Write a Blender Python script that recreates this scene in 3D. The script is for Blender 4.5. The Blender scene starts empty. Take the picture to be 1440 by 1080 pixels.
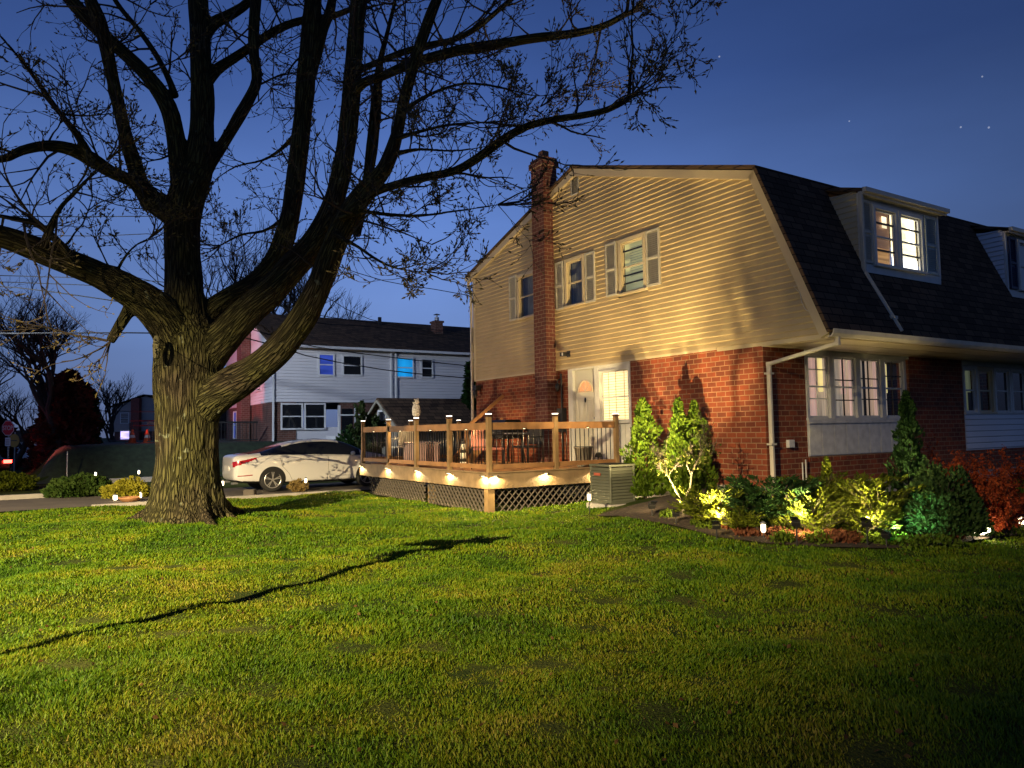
import bpy, bmesh, math, random
import numpy as np
from mathutils import Vector, Matrix, noise as mnoise
from mathutils.bvhtree import BVHTree
R = math.radians
S = bpy.context.scene
COL = S.collection
random.seed(7); rng = np.random.default_rng(7)

# ------------------------------------------------------------------ camera
F = 1050.0
CAMZ = 1.6
CR = Matrix.Rotation(R(90+3.6), 3, 'X') @ Matrix.Rotation(R(-1.0), 3, 'Z')
cam = bpy.data.cameras.new('camera'); cam.lens = F/1440*36; cam.sensor_width = 36
cam.clip_start = 0.05; cam.clip_end = 3000
camo = bpy.data.objects.new('camera', cam); COL.objects.link(camo)
camo.matrix_world = Matrix.Translation((0, 0, CAMZ)) @ CR.to_4x4()
S.camera = camo

# ------------------------------------------------------------------ sky
W = bpy.data.worlds.new('World'); S.world = W; W.use_nodes = True
nt = W.node_tree; nd = nt.nodes; lk = nt.links; nd.clear()
out = nd.new('ShaderNodeOutputWorld'); bg = nd.new('ShaderNodeBackground')
tc = nd.new('ShaderNodeTexCoord'); sx = nd.new('ShaderNodeSeparateXYZ'); lk.new(tc.outputs['Generated'], sx.inputs[0])
cr = nd.new('ShaderNodeValToRGB'); lk.new(sx.outputs['Z'], cr.inputs[0])
e = cr.color_ramp.elements
e[0].position = 0.0; e[0].color = (.115, .15, .28, 1)
e[1].position = 1.0; e[1].color = (.008, .014, .05, 1)
for p, c in ((.12, (.165, .27, .58, 1)), (.27, (.125, .235, .60, 1)), (.42, (.055, .118, .37, 1)), (.58, (.018, .045, .165, 1))):
    q = e.new(p); q.color = c
mr = nd.new('ShaderNodeMapRange'); mr.inputs['From Min'].default_value = -.1; mr.inputs['From Max'].default_value = .65
mr.inputs['To Min'].default_value = 1.0; mr.inputs['To Max'].default_value = .36
lk.new(sx.outputs['X'], mr.inputs['Value'])
mrl = nd.new('ShaderNodeMapRange'); mrl.inputs['From Min'].default_value = -.15; mrl.inputs['From Max'].default_value = -.6
mrl.inputs['To Min'].default_value = 1.0; mrl.inputs['To Max'].default_value = .72
lk.new(sx.outputs['X'], mrl.inputs['Value'])
mm = nd.new('ShaderNodeMath'); mm.operation = 'MULTIPLY'; lk.new(mr.outputs[0], mm.inputs[0]); lk.new(mrl.outputs[0], mm.inputs[1])
nz = nd.new('ShaderNodeTexNoise'); nz.inputs['Scale'].default_value = 2.2; nz.inputs['Detail'].default_value = 4
mp = nd.new('ShaderNodeMapping'); mp.inputs['Scale'].default_value = (1, 1, 3.5); lk.new(tc.outputs['Generated'], mp.inputs[0]); lk.new(mp.outputs[0], nz.inputs[0])
mr2 = nd.new('ShaderNodeMapRange'); mr2.inputs['From Min'].default_value = .35; mr2.inputs['From Max'].default_value = .75
mr2.inputs['To Min'].default_value = .93; mr2.inputs['To Max'].default_value = 1.14; lk.new(nz.outputs[0], mr2.inputs['Value'])
m2 = nd.new('ShaderNodeMath'); m2.operation = 'MULTIPLY'; lk.new(mm.outputs[0], m2.inputs[0]); lk.new(mr2.outputs[0], m2.inputs[1])
vs = nd.new('ShaderNodeVectorMath'); vs.operation = 'SCALE'; lk.new(cr.outputs[0], vs.inputs[0]); lk.new(m2.outputs[0], vs.inputs['Scale'])
vo = nd.new('ShaderNodeTexVoronoi'); vo.inputs['Scale'].default_value = 26; lk.new(tc.outputs['Generated'], vo.inputs[0])
lt = nd.new('ShaderNodeMath'); lt.operation = 'LESS_THAN'; lt.inputs[1].default_value = .028; lk.new(vo.outputs['Distance'], lt.inputs[0])
gz_ = nd.new('ShaderNodeMath'); gz_.operation = 'GREATER_THAN'; gz_.inputs[1].default_value = .3; lk.new(sx.outputs['Z'], gz_.inputs[0])
ml_ = nd.new('ShaderNodeMath'); ml_.operation = 'MULTIPLY'; lk.new(lt.outputs[0], ml_.inputs[0]); lk.new(gz_.outputs[0], ml_.inputs[1])
m3_ = nd.new('ShaderNodeMath'); m3_.operation = 'MULTIPLY'; m3_.inputs[1].default_value = .22; lk.new(ml_.outputs[0], m3_.inputs[0])
va = nd.new('ShaderNodeVectorMath'); va.operation = 'ADD'; lk.new(vs.outputs[0], va.inputs[0]); lk.new(m3_.outputs[0], va.inputs[1])
lk.new(va.outputs[0], bg.inputs['Color']); bg.inputs['Strength'].default_value = 1.0
lk.new(bg.outputs[0], out.inputs[0])
S.view_settings.view_transform = 'Standard'; S.view_settings.look = 'None'
S.view_settings.exposure = 0; S.view_settings.gamma = 1
LAMP_COL = (1.0, .77, .42)
STREET_W = 112000.0

# ------------------------------------------------------------------ coordinates
ROT = R(32.5)
CX, CY = 4.36, 12.9
A = Vector((-math.sin(ROT), math.cos(ROT))); B = Vector((math.cos(ROT), math.sin(ROT)))
def loc(v, u, z=0.0):          # house grid (v to the right along the street, u backwards) -> world
    return Vector((CX+v*B.x+u*A.x, CY+v*B.y+u*A.y, z))
def inv(x, y):
    dx, dy = x-CX, y-CY
    return dx*B.x+dy*B.y, dx*A.x+dy*A.y
def ray(px, py):
    return CR @ Vector(((px-720)/F, (540-py)/F, -1.0))
def P(px, py, Z):
    d = ray(px, py); t = Z/d.y
    return Vector((0, 0, CAMZ)) + d*t
TREE = P(265, 718, 13.6); TREE = Vector((TREE.x, TREE.y))
def sstep(a, b, x):
    t = np.clip((x-a)/(b-a), 0, 1); return t*t*(3-2*t)
def hgt(x, y):
    x = np.asarray(x, float); y = np.asarray(y, float)
    dx = x-CX; dy = y-CY
    v = dx*B.x+dy*B.y; u = dx*A.x+dy*A.y
    h = .03*np.sin(x*.55+1.3)*np.cos(y*.43) + .015*np.sin(x*1.7+y*1.1)
    h = h + .02*np.sin(x*3.1+y*1.9+1)*np.sin(y*3.7-x*1.1) + .013*np.sin(x*5.7-y*2.3)*np.sin(y*6.1+x*3.3+2) + .02*np.sin(x*1.1-y*1.6+.5)
    h = h + .20*np.exp(-(((x-TREE.x)**2+(y-TREE.y)**2)/1.9**2))
    d = np.sqrt(np.maximum(-v, 0)**2 + np.maximum(-u, 0)**2)
    w = 1-sstep(.2, 3.9, d)
    h = h + .34*w*(1-.75*sstep(1.5, 4.0, u)*(v < 0.5))
    side = sstep(-13.8, -11.0, v)         # flat towards the pavement
    h = h*side
    drive = sstep(10.9, 11.5, u)*(v < 6)
    h = h*(1-drive)
    bank = 1.32*sstep(23.2, 24.6, u)*sstep(-10.9, -9.7, v)
    return h+bank
def hz(x, y): return float(hgt(x, y))
def G(px, py):                 # where the pixel's ray meets the terrain
    d = ray(px, py); z = 0.0
    for _ in range(30):
        t = (z-CAMZ)/d.z; p = Vector((0, 0, CAMZ))+d*t; z = .5*z+.5*hz(p.x, p.y)
    return Vector((p.x, p.y, hz(p.x, p.y)))

# ------------------------------------------------------------------ materials
def nmat(name):
    m = bpy.data.materials.new(name); m.use_nodes = True
    return m, m.node_tree.nodes, m.node_tree.links, m.node_tree.nodes['Principled BSDF']
def mat(name, col, rough=.6, var=.18, scale=4, bump=.0, bscale=40, metal=0, spec=.5, emit=None, es=0, stretch=None):
    m, n, l, b = nmat(name)
    t = n.new('ShaderNodeTexCoord'); mpn = n.new('ShaderNodeMapping'); l.new(t.outputs['Object'], mpn.inputs[0])
    if stretch: mpn.inputs['Scale'].default_value = stretch
    no = n.new('ShaderNodeTexNoise'); no.inputs['Scale'].default_value = scale; no.inputs['Detail'].default_value = 6
    l.new(mpn.outputs[0], no.inputs[0])
    r = n.new('ShaderNodeMapRange'); r.inputs['From Min'].default_value = .3; r.inputs['From Max'].default_value = .7
    r.inputs['To Min'].default_value = 1-var; r.inputs['To Max'].default_value = 1+var; l.new(no.outputs[0], r.inputs['Value'])
    v = n.new('ShaderNodeVectorMath'); v.operation = 'SCALE'; v.inputs[0].default_value = col; l.new(r.outputs[0], v.inputs['Scale'])
    l.new(v.outputs[0], b.inputs['Base Color'])
    b.inputs['Roughness'].default_value = rough; b.inputs['Metallic'].default_value = metal
    b.inputs['Specular IOR Level'].default_value = spec
    if bump:
        nb = n.new('ShaderNodeTexNoise'); nb.inputs['Scale'].default_value = bscale; nb.inputs['Detail'].default_value = 5; l.new(mpn.outputs[0], nb.inputs[0])
        bu = n.new('ShaderNodeBump'); bu.inputs['Strength'].default_value = bump; bu.inputs['Distance'].default_value = .02
        l.new(nb.outputs[0], bu.inputs['Height']); l.new(bu.outputs[0], b.inputs['Normal'])
    if emit:
        b.inputs['Emission Color'].default_value = (*emit, 1); b.inputs['Emission Strength'].default_value = es
    return m
def brick_mat(name, c1, c2, mortar, bw=.215, rh=.0935, dark=1.0):
    m, n, l, b = nmat(name)
    t = n.new('ShaderNodeTexCoord'); s = n.new('ShaderNodeSeparateXYZ'); l.new(t.outputs['Object'], s.inputs[0])
    ad = n.new('ShaderNodeMath'); ad.operation = 'ADD'; l.new(s.outputs[0], ad.inputs[0]); l.new(s.outputs[1], ad.inputs[1])
    cb = n.new('ShaderNodeCombineXYZ'); l.new(ad.outputs[0], cb.inputs[0]); l.new(s.outputs[2], cb.inputs[1])
    nw = n.new('ShaderNodeTexNoise'); nw.inputs['Scale'].default_value = 9; l.new(t.outputs['Object'], nw.inputs[0])
    mxv = n.new('ShaderNodeMix'); mxv.data_type = 'VECTOR'; mxv.inputs[0].default_value = .006
    l.new(cb.outputs[0], mxv.inputs['A']); l.new(nw.outputs['Color'], mxv.inputs['B'])
    br = n.new('ShaderNodeTexBrick'); l.new(mxv.outputs['Result'], br.inputs['Vector'])
    br.inputs['Scale'].default_value = 1; br.inputs['Brick Width'].default_value = bw; br.inputs['Row Height'].default_value = rh
    br.inputs['Mortar Size'].default_value = .0085; br.inputs['Mortar Smooth'].default_value = .25; br.inputs['Bias'].default_value = 0
    br.inputs['Color1'].default_value = (*c1, 1); br.inputs['Color2'].default_value = (*c2, 1); br.inputs['Mortar'].default_value = (*mortar, 1)
    no = n.new('ShaderNodeTexNoise'); no.inputs['Scale'].default_value = 2.3; no.inputs['Detail'].default_value = 8; l.new(t.outputs['Object'], no.inputs[0])
    r = n.new('ShaderNodeMapRange'); r.inputs['From Min'].default_value = .3; r.inputs['From Max'].default_value = .7
    r.inputs['To Min'].default_value = .72*dark; r.inputs['To Max'].default_value = 1.2*dark; l.new(no.outputs[0], r.inputs['Value'])
    v = n.new('ShaderNodeVectorMath'); v.operation = 'SCALE'; l.new(br.outputs['Color'], v.inputs[0]); l.new(r.outputs[0], v.inputs['Scale'])
    l.new(v.outputs[0], b.inputs['Base Color']); b.inputs['Roughness'].default_value = .85
    gn = n.new('ShaderNodeTexNoise'); gn.inputs['Scale'].default_value = 90; l.new(t.outputs['Object'], gn.inputs[0])
    ml = n.new('ShaderNodeMath'); ml.operation = 'MULTIPLY'; ml.inputs[1].default_value = -1; l.new(br.outputs['Fac'], ml.inputs[0])
    ma = n.new('ShaderNodeMath'); ma.operation = 'MULTIPLY_ADD'; ma.inputs[1].default_value = .25; l.new(gn.outputs[0], ma.inputs[0]); l.new(ml.outputs[0], ma.inputs[2])
    bu = n.new('ShaderNodeBump'); bu.inputs['Strength'].default_value = .8; bu.inputs['Distance'].default_value = .008
    l.new(ma.outputs[0], bu.inputs['Height']); l.new(bu.outputs[0], b.inputs['Normal'])
    return m
def emis(name, col, st):
    m, n, l, b = nmat(name); b.inputs['Base Color'].default_value = (*[c*.6 for c in col], 1)
    b.inputs['Emission Color'].default_value = (*col, 1); b.inputs['Emission Strength'].default_value = st
    return m
def lit_mat(name, col, st, stripes=0, var=.35, axis='X', scale=14):    # fabric or blind glowing with the room lamp behind it
    m, n, l, b = nmat(name)
    t = n.new('ShaderNodeTexCoord')
    no = n.new('ShaderNodeTexNoise'); no.inputs['Scale'].default_value = 1.0; no.inputs['Detail'].default_value = 3
    mpn = n.new('ShaderNodeMapping'); mpn.inputs['Scale'].default_value = (scale, scale, .6) if axis == 'X' else (.8, .8, scale)
    l.new(t.outputs['Object'], mpn.inputs[0]); l.new(mpn.outputs[0], no.inputs[0])
    r = n.new('ShaderNodeMapRange'); r.inputs['From Min'].default_value = .3; r.inputs['From Max'].default_value = .7
    r.inputs['To Min'].default_value = st*(1-var); r.inputs['To Max'].default_value = st*(1+var); l.new(no.outputs[0], r.inputs['Value'])
    b.inputs['Base Color'].default_value = (*col, 1); b.inputs['Emission Color'].default_value = (*col, 1)
    l.new(r.outputs[0], b.inputs['Emission Strength'])
    return m
def glass_mat(name, tint=(.95, .97, 1), refl=.02):
    m, n, l, b = nmat(name)
    o = n['Material Output']; tr = n.new('ShaderNodeBsdfTransparent'); tr.inputs[0].default_value = (*tint, 1)
    gl = n.new('ShaderNodeBsdfGlossy'); gl.inputs['Roughness'].default_value = .03
    lw = n.new('ShaderNodeLayerWeight'); lw.inputs[0].default_value = .25
    ad = n.new('ShaderNodeMath'); ad.operation = 'MULTIPLY_ADD'; ad.use_clamp = True; ad.inputs[1].default_value = .16; ad.inputs[2].default_value = refl; l.new(lw.outputs['Facing'], ad.inputs[0])
    mx = n.new('ShaderNodeMixShader'); l.new(ad.outputs[0], mx.inputs[0]); l.new(tr.outputs[0], mx.inputs[1]); l.new(gl.outputs[0], mx.inputs[2])
    l.new(mx.outputs[0], o.inputs[0]); n.remove(b)
    return m
def leaf_mat(name, c1, c2, rough=.6, scale=3, trans=.25, fine=30):
    m, n, l, b = nmat(name)
    g = n.new('ShaderNodeNewGeometry'); no = n.new('ShaderNodeTexNoise'); no.inputs['Scale'].default_value = scale; no.inputs['Detail'].default_value = 3
    l.new(g.outputs['Position'], no.inputs[0])
    n2 = n.new('ShaderNodeTexNoise'); n2.inputs['Scale'].default_value = fine; l.new(g.outputs['Position'], n2.inputs[0])
    av = n.new('ShaderNodeMath'); av.operation = 'ADD'; l.new(no.outputs[0], av.inputs[0]); l.new(n2.outputs[0], av.inputs[1])
    cr_ = n.new('ShaderNodeValToRGB'); l.new(av.outputs[0], cr_.inputs[0])
    mh = n.new('ShaderNodeMath'); mh.operation = 'MULTIPLY'; mh.inputs[1].default_value = .5; l.new(av.outputs[0], mh.inputs[0]); l.new(mh.outputs[0], cr_.inputs[0])
    cr_.color_ramp.elements[0].position = .36; cr_.color_ramp.elements[0].color = (*c1, 1)
    cr_.color_ramp.elements[1].position = .62; cr_.color_ramp.elements[1].color = (*c2, 1)
    l.new(cr_.outputs[0], b.inputs['Base Color']); b.inputs['Roughness'].default_value = rough
    b.inputs['Specular IOR Level'].default_value = .08
    tl = n.new('ShaderNodeBsdfTranslucent'); l.new(cr_.outputs[0], tl.inputs[0])
    mx = n.new('ShaderNodeMixShader'); mx.inputs[0].default_value = trans; l.new(b.outputs[0], mx.inputs[1]); l.new(tl.outputs[0], mx.inputs[2])
    l.new(mx.outputs[0], n['Material Output'].inputs[0])
    return m
def wood_mat(name, col, rough=.65):
    return mat(name, col, rough, .3, 3.0, .35, 14, stretch=(1.2, 1.2, 1.2))
M = {}
M['brick'] = brick_mat('red_brick', (.235, .047, .013), (.125, .025, .009), (.27, .15, .08))
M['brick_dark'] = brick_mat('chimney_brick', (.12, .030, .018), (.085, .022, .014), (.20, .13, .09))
M['brick_far'] = brick_mat('far_brick', (.12, .045, .03), (.09, .035, .025), (.16, .12, .10))
M['siding'] = mat('tan_siding', (.46, .35, .18), .55, .12, 1.1, .05, 60)
M['siding_white'] = mat('white_siding', (.62, .63, .64), .5, .05, 1.0)
M['siding_far'] = mat('far_white_siding', (.60, .60, .63), .6, .06, .6)
M['trim'] = mat('cream_trim', (.50, .41, .25), .45, .06, 2)
M['white'] = mat('white_paint', (.56, .55, .50), .5, .08, 5)
M['panel'] = mat('weathered_white_panel', (.55, .54, .50), .7, .16, 7, .1, 50)
M['shutter'] = mat('pale_grey_shutter', (.45, .42, .33), .5, .06, 8)
M['shingle'] = None
def shingle():
    m, n, l, b = nmat('dark_shingles')
    t = n.new('ShaderNodeTexCoord'); s = n.new('ShaderNodeSeparateXYZ'); l.new(t.outputs['Object'], s.inputs[0])
    cb = n.new('ShaderNodeCombineXYZ'); l.new(s.outputs[0], cb.inputs[0]); l.new(s.outputs[2], cb.inputs[1])
    br = n.new('ShaderNodeTexBrick'); l.new(cb.outputs[0], br.inputs['Vector']); br.inputs['Scale'].default_value = 1
    br.inputs['Brick Width'].default_value = .3; br.inputs['Row Height'].default_value = .13; br.inputs['Mortar Size'].default_value = .008
    br.inputs['Color1'].default_value = (.12, .075, .045, 1); br.inputs['Color2'].default_value = (.055, .037, .024, 1); br.inputs['Mortar'].default_value = (.006, .005, .005, 1)
    l.new(br.outputs['Color'], b.inputs['Base Color']); b.inputs['Roughness'].default_value = .95; b.inputs['Specular IOR Level'].default_value = .15
    bu = n.new('ShaderNodeBump'); bu.inputs['Strength'].default_value = .6; bu.inputs['Distance'].default_value = .01; bu.invert = True
    l.new(br.outputs['Fac'], bu.inputs['Height']); l.new(bu.outputs[0], b.inputs['Normal'])
    return m
M['shingle'] = shingle()
M['gutter'] = mat('cream_gutter', (.56, .50, .38), .4, .1, 6)
M['deck'] = wood_mat('deck_wood', (.27, .135, .05))
M['deck_grey'] = wood_mat('weathered_deck_wood', (.23, .155, .08))
M['post_wood'] = wood_mat('treated_post_wood', (.23, .145, .06))
M['lattice'] = mat('brown_lattice', (.13, .11, .085), .7, .15, 8)  # shade under the deck put into this darker brown
M['black'] = mat('black_metal', (.012, .012, .013), .35, .1, 8, metal=.3)
M['plastic'] = mat('black_plastic', (.015, .015, .015), .5, .1, 8)
M['darkglass'] = mat('dark_window_glass', (.01, .012, .016), .04, .1, 2, spec=.8)
M['glass'] = glass_mat('window_glass')
M['concrete'] = mat('concrete', (.30, .28, .25), .9, .15, 3, .2, 60)
M['ac'] = mat('ac_grey', (.085, .09, .065), .45, .08, 6, metal=.2)
M['steel'] = mat('galvanised_steel', (.35, .36, .37), .45, .12, 10, metal=.7)
M['bulb'] = emis('warm_bulb', (1, .80, .48), 7)
M['bulb_soft'] = emis('cool_cap_lens', (1, .93, .78), 3.5)
M['bulb_green'] = emis('green_bulb', (.2, 1, .4), 20)
M['flood'] = emis('flood_lens', (1, .86, .55), 16)

# ------------------------------------------------------------------ mesh builder
class MB:
    def __init__(s): s.v = []; s.f = []; s.m = []
    def add(s, vs, fs, mi=0):
        o = len(s.v); s.v.extend([tuple(p) for p in vs]); s.f.extend([tuple(i+o for i in q) for q in fs]); s.m.extend([mi]*len(fs)); return s
    def box(s, x0, x1, y0, y1, z0, z1, mi=0, mtx=None):
        vs = [Vector((x, y, z)) for z in (z0, z1) for y in (y0, y1) for x in (x0, x1)]
        if mtx is not None: vs = [mtx @ p for p in vs]
        return s.add(vs, [(0, 2, 3, 1), (4, 5, 7, 6), (0, 1, 5, 4), (2, 6, 7, 3), (0, 4, 6, 2), (1, 3, 7, 5)], mi)
    def beam(s, p, q, w, h, mi=0, up=(0, 0, 1)):
        p = Vector(p); q = Vector(q); d = (q-p); L = d.length; d.normalize(); up = Vector(up)
        if abs(d.dot(up)) > .98: up = Vector((1, 0, 0))
        r = d.cross(up).normalized(); u2 = r.cross(d)
        m = Matrix((r, d, u2)).transposed().to_4x4(); m.translation = p
        return s.box(-w/2, w/2, 0, L, -h/2, h/2, mi, m)
    def prism(s, poly, a0, a1, axis='x', mi=0):   # poly in the two remaining axes, extruded along axis
        n = len(poly)
        def mk(a, p):
            return (a, p[0], p[1]) if axis == 'x' else (p[0], a, p[1]) if axis == 'y' else (p[0], p[1], a)
        vs = [mk(a0, p) for p in poly]+[mk(a1, p) for p in poly]
        fs = [tuple(range(n-1, -1, -1)), tuple(range(n, 2*n))]+[(i, (i+1) % n, n+(i+1) % n, n+i) for i in range(n)]
        return s.add(vs, fs, mi)
    def tube(s, pts, rad, n=6, mi=0, caps=True):
        pts = [Vector(p) for p in pts]; k = len(pts)
        if not hasattr(rad, '__len__'): rad = [rad]*k
        vs = []; prev = None
        for i in range(k):
            d = (pts[min(i+1, k-1)]-pts[max(i-1, 0)])
            d = d.normalized() if d.length > 1e-9 else Vector((0, 0, 1))
            if prev is None:
                a = Vector((0, 0, 1)) if abs(d.z) < .9 else Vector((1, 0, 0)); prev = d.cross(a).normalized()
            r = (prev-d*prev.dot(d)); r = r.normalized() if r.length > 1e-6 else prev
            prev = r; b = d.cross(r)
            for j in range(n):
                t = 2*math.pi*j/n; vs.append(pts[i]+(r*math.cos(t)+b*math.sin(t))*rad[i])
        fs = [(i*n+j, i*n+(j+1) % n, (i+1)*n+(j+1) % n, (i+1)*n+j) for i in range(k-1) for j in range(n)]
        if caps and n > 2: fs += [tuple(range(n-1, -1, -1)), tuple(range((k-1)*n, k*n))]
        return s.add(vs, fs, mi)
    def lathe(s, prof, n=20, c=(0, 0, 0), mi=0, axis='z'):
        vs = []
        for r, z in prof:
            for j in range(n):
                t = 2*math.pi*j/n; a, b_ = r*math.cos(t), r*math.sin(t)
                vs.append((c[0]+a, c[1]+b_, c[2]+z) if axis == 'z' else (c[0]+a, c[1]+z, c[2]+b_))
        k = len(prof)
        fs = [(i*n+j, i*n+(j+1) % n, (i+1)*n+(j+1) % n, (i+1)*n+j) for i in range(k-1) for j in range(n)]
        fs += [tuple(range(n-1, -1, -1)), tuple(range((k-1)*n, k*n))]
        return s.add(vs, fs, mi)
    def blob(s, c, rx, ry, rz_, n=8, mi=0):
        prof = [(math.sin(math.pi*i/n), -math.cos(math.pi*i/n)) for i in range(n+1)]
        prof = [(max(r, .02), z) for r, z in prof]
        o = len(s.v); s.lathe(prof, max(8, n), (0, 0, 0), mi)
        for i in range(o, len(s.v)):
            x, y, z = s.v[i]; s.v[i] = (c[0]+x*rx, c[1]+y*ry, c[2]+z*rz_)
        return s
    def build(s, name, mats, parent=None, smooth=False, bevel=0):
        me = bpy.data.meshes.new(name); me.from_pydata(s.v, [], s.f)
        if not isinstance(mats, (list, tuple)): mats = [mats]
        for mt in mats: me.materials.append(mt)
        if len(mats) > 1: me.polygons.foreach_set('material_index', s.m)
        if smooth: me.polygons.foreach_set('use_smooth', [True]*len(me.polygons))
        me.update()
        o = bpy.data.objects.new(name, me); COL.objects.link(o)
        if parent: o.parent = parent
        if bevel:
            b = o.modifiers.new('bevel', 'BEVEL'); b.width = bevel; b.segments = 2; b.limit_method = 'ANGLE'; b.angle_limit = R(40)
        return o
def tag(o, label, cat, group=None, kind=None):
    if label: o['label'] = label
    if cat: o['category'] = cat
    if group: o['group'] = group
    if kind: o['kind'] = kind
    return o
def thing(name, label, cat, p=(0, 0, 0), rz=0, group=None):
    o = bpy.data.objects.new(name, None); COL.objects.link(o); o.location = p; o.rotation_euler = (0, 0, rz); o.empty_display_size = .2
    return tag(o, label, cat, group)
def dup(root, p, rz, label, group=None):
    r = root.copy(); COL.objects.link(r); r.location = p; r.rotation_euler = (0, 0, rz); r['label'] = label
    if group: r['group'] = group
    for ch in list(root.children):
        c = ch.copy(); COL.objects.link(c); c.parent = r
        for g in list(ch.children):
            d = g.copy(); COL.objects.link(d); d.parent = c
    return r
def lamp(kind, parent, p, energy, col, radius=.02, aim=None, angle=100, blend=.6):
    l = bpy.data.lights.new('lamp_light', kind); l.energy = energy; l.color = col; l.shadow_soft_size = radius
    o = bpy.data.objects.new('lamp_light', l); COL.objects.link(o); o.parent = parent; o.location = p
    if kind == 'SPOT':
        l.spot_size = R(angle); l.spot_blend = blend
        o.rotation_mode = 'QUATERNION'; o.rotation_quaternion = Vector(aim).to_track_quat('-Z', 'Y')
    return o
def raw_mesh(name, V, Fc, mt, parent=None, smooth=False):      # numpy arrays, all faces with the same number of corners
    me = bpy.data.meshes.new(name); V = np.asarray(V, np.float32); Fc = np.asarray(Fc, np.int32); k = Fc.shape[1]
    me.vertices.add(len(V)); me.vertices.foreach_set('co', V.ravel())
    me.loops.add(Fc.size); me.loops.foreach_set('vertex_index', Fc.ravel())
    me.polygons.add(len(Fc)); me.polygons.foreach_set('loop_start', np.arange(0, Fc.size, k, dtype=np.int32))
    if smooth: me.polygons.foreach_set('use_smooth', np.ones(len(Fc), bool))
    me.materials.append(mt); me.update(calc_edges=True)
    o = bpy.data.objects.new(name, me); COL.objects.link(o)
    if parent: o.parent = parent
    return o

# ------------------------------------------------------------------ ground
def ground_mat():
    m, n, l, b = nmat('lawn_soil')
    g = n.new('ShaderNodeNewGeometry'); no = n.new('ShaderNodeTexNoise'); no.inputs['Scale'].default_value = .6; no.inputs['Detail'].default_value = 8
    l.new(g.outputs['Position'], no.inputs[0]); c = n.new('ShaderNodeValToRGB'); l.new(no.outputs[0], c.inputs[0])
    c.color_ramp.elements[0].position = .38; c.color_ramp.elements[0].color = (.02, .035, .006, 1)
    c.color_ramp.elements[1].position = .62; c.color_ramp.elements[1].color = (.06, .07, .014, 1)
    l.new(c.outputs[0], b.inputs['Base Color']); b.inputs['Roughness'].default_value = .95; b.inputs['Specular IOR Level'].default_value = .1
    nb = n.new('ShaderNodeTexNoise'); nb.inputs['Scale'].default_value = 45; nb.inputs['Detail'].default_value = 4; l.new(g.outputs['Position'], nb.inputs[0])
    bu = n.new('ShaderNodeBump'); bu.inputs['Distance'].default_value = .03; l.new(nb.outputs[0], bu.inputs['Height']); l.new(bu.outputs[0], b.inputs['Normal'])
    return m
def sheet(name, v0, v1, u0, u1, step, mt, dz, kind='structure', hf=hgt):
    nv = max(2, int((v1-v0)/step)+1); nu = max(2, int((u1-u0)/step)+1)
    vv, uu = np.meshgrid(np.linspace(v0, v1, nv), np.linspace(u0, u1, nu))
    x = CX+vv*B.x+uu*A.x; y = CY+vv*B.y+uu*A.y; z = hf(x, y)+dz
    V = np.stack([x, y, z], -1).reshape(-1, 3)
    i = np.arange(nv*nu).reshape(nu, nv)
    Fc = np.stack([i[:-1, :-1], i[:-1, 1:], i[1:, 1:], i[1:, :-1]], -1).reshape(-1, 4)
    o = raw_mesh(name, V, Fc, mt, smooth=True); tag(o, None, None, kind=kind); return o
m_ground = ground_mat()
gr = np.concatenate([np.linspace(-900, -70, 14), np.arange(-60, 80.1, .5), np.linspace(95, 1500, 16)])
xx, yy = np.meshgrid(gr, gr); zz = hgt(xx, yy)-.012
vg = (xx-CX)*B.x+(yy-CY)*B.y
zz = zz-.10*(vg < -14.4)
V = np.stack([xx, yy, zz], -1).reshape(-1, 3); i = np.arange(len(gr)**2).reshape(len(gr), len(gr))
Fc = np.stack([i[:-1, :-1], i[:-1, 1:], i[1:, 1:], i[1:, :-1]], -1).reshape(-1, 4)
tag(raw_mesh('ground', V, Fc, m_ground, smooth=True), None, None, kind='structure')
M['asphalt'] = mat('asphalt', (.05, .048, .046), .85, .2, 2, .3, 80)
M['walk'] = mat('old_concrete', (.10, .085, .07), .9, .25, 1.3, .25, 40)
M['mulch'] = mat('brown_mulch', (.030, .018, .010), .95, .5, 12, .9, 30)
M['soil'] = mat('bare_soil', (.12, .075, .04), .95, .35, 5, .5, 30)
flat = lambda x, y: np.zeros_like(np.asarray(x, float))
sheet('road', -23.5, -14.6, -40, 200, 2, M['asphalt'], -.10, hf=flat)
sheet('cross_road', -120, -23.6, 30.5, 37.5, 2, M['asphalt'], -.10, hf=flat)
sheet('cross_road', -14.5, 60, 44, 51, 2, M['asphalt'], 1.4, hf=flat)
sheet('pavement', -13.2, -11.7, -40, 22, .4, M['walk'], .012)
sheet('driveway', -11.68, 3.0, 11.6, 15.4, .4, M['walk'], .016)
sheet('driveway_apron', -14.42, -11.72, 22.02, 24, .4, M['walk'], .014)
k = MB()
for a, b_ in ((-40, 11.2), (15.8, 29)):
    k.box(-14.56, -14.42, a, b_, -.2, .03)
kb = k.build('kerb', M['concrete'], bevel=.01); kb.location = (CX, CY, 0); kb.rotation_euler = (0, 0, ROT); tag(kb, None, None, kind='structure')
k = MB(); k.box(-12, -9.6, 15.5, 15.68, -.1, .13); k.box(-9.5, -3, 11.3, 11.45, -.1, .07); k.box(-9, -5.2, 21.6, 21.8, -.1, .16)
M['unlit_grass'] = mat('shade_dark_grass', (.012, .022, .010), .9, .5, 5, .8, 12)  # grass bank and yard lie unlit; the shade is in this dark colour
sheet('bank', -10.7, 14, 22.9, 24.9, .25, M['unlit_grass'], .02); sheet('back_yard', -10.0, 14, 24.9, 44, 1, M['unlit_grass'], .02)
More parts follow.
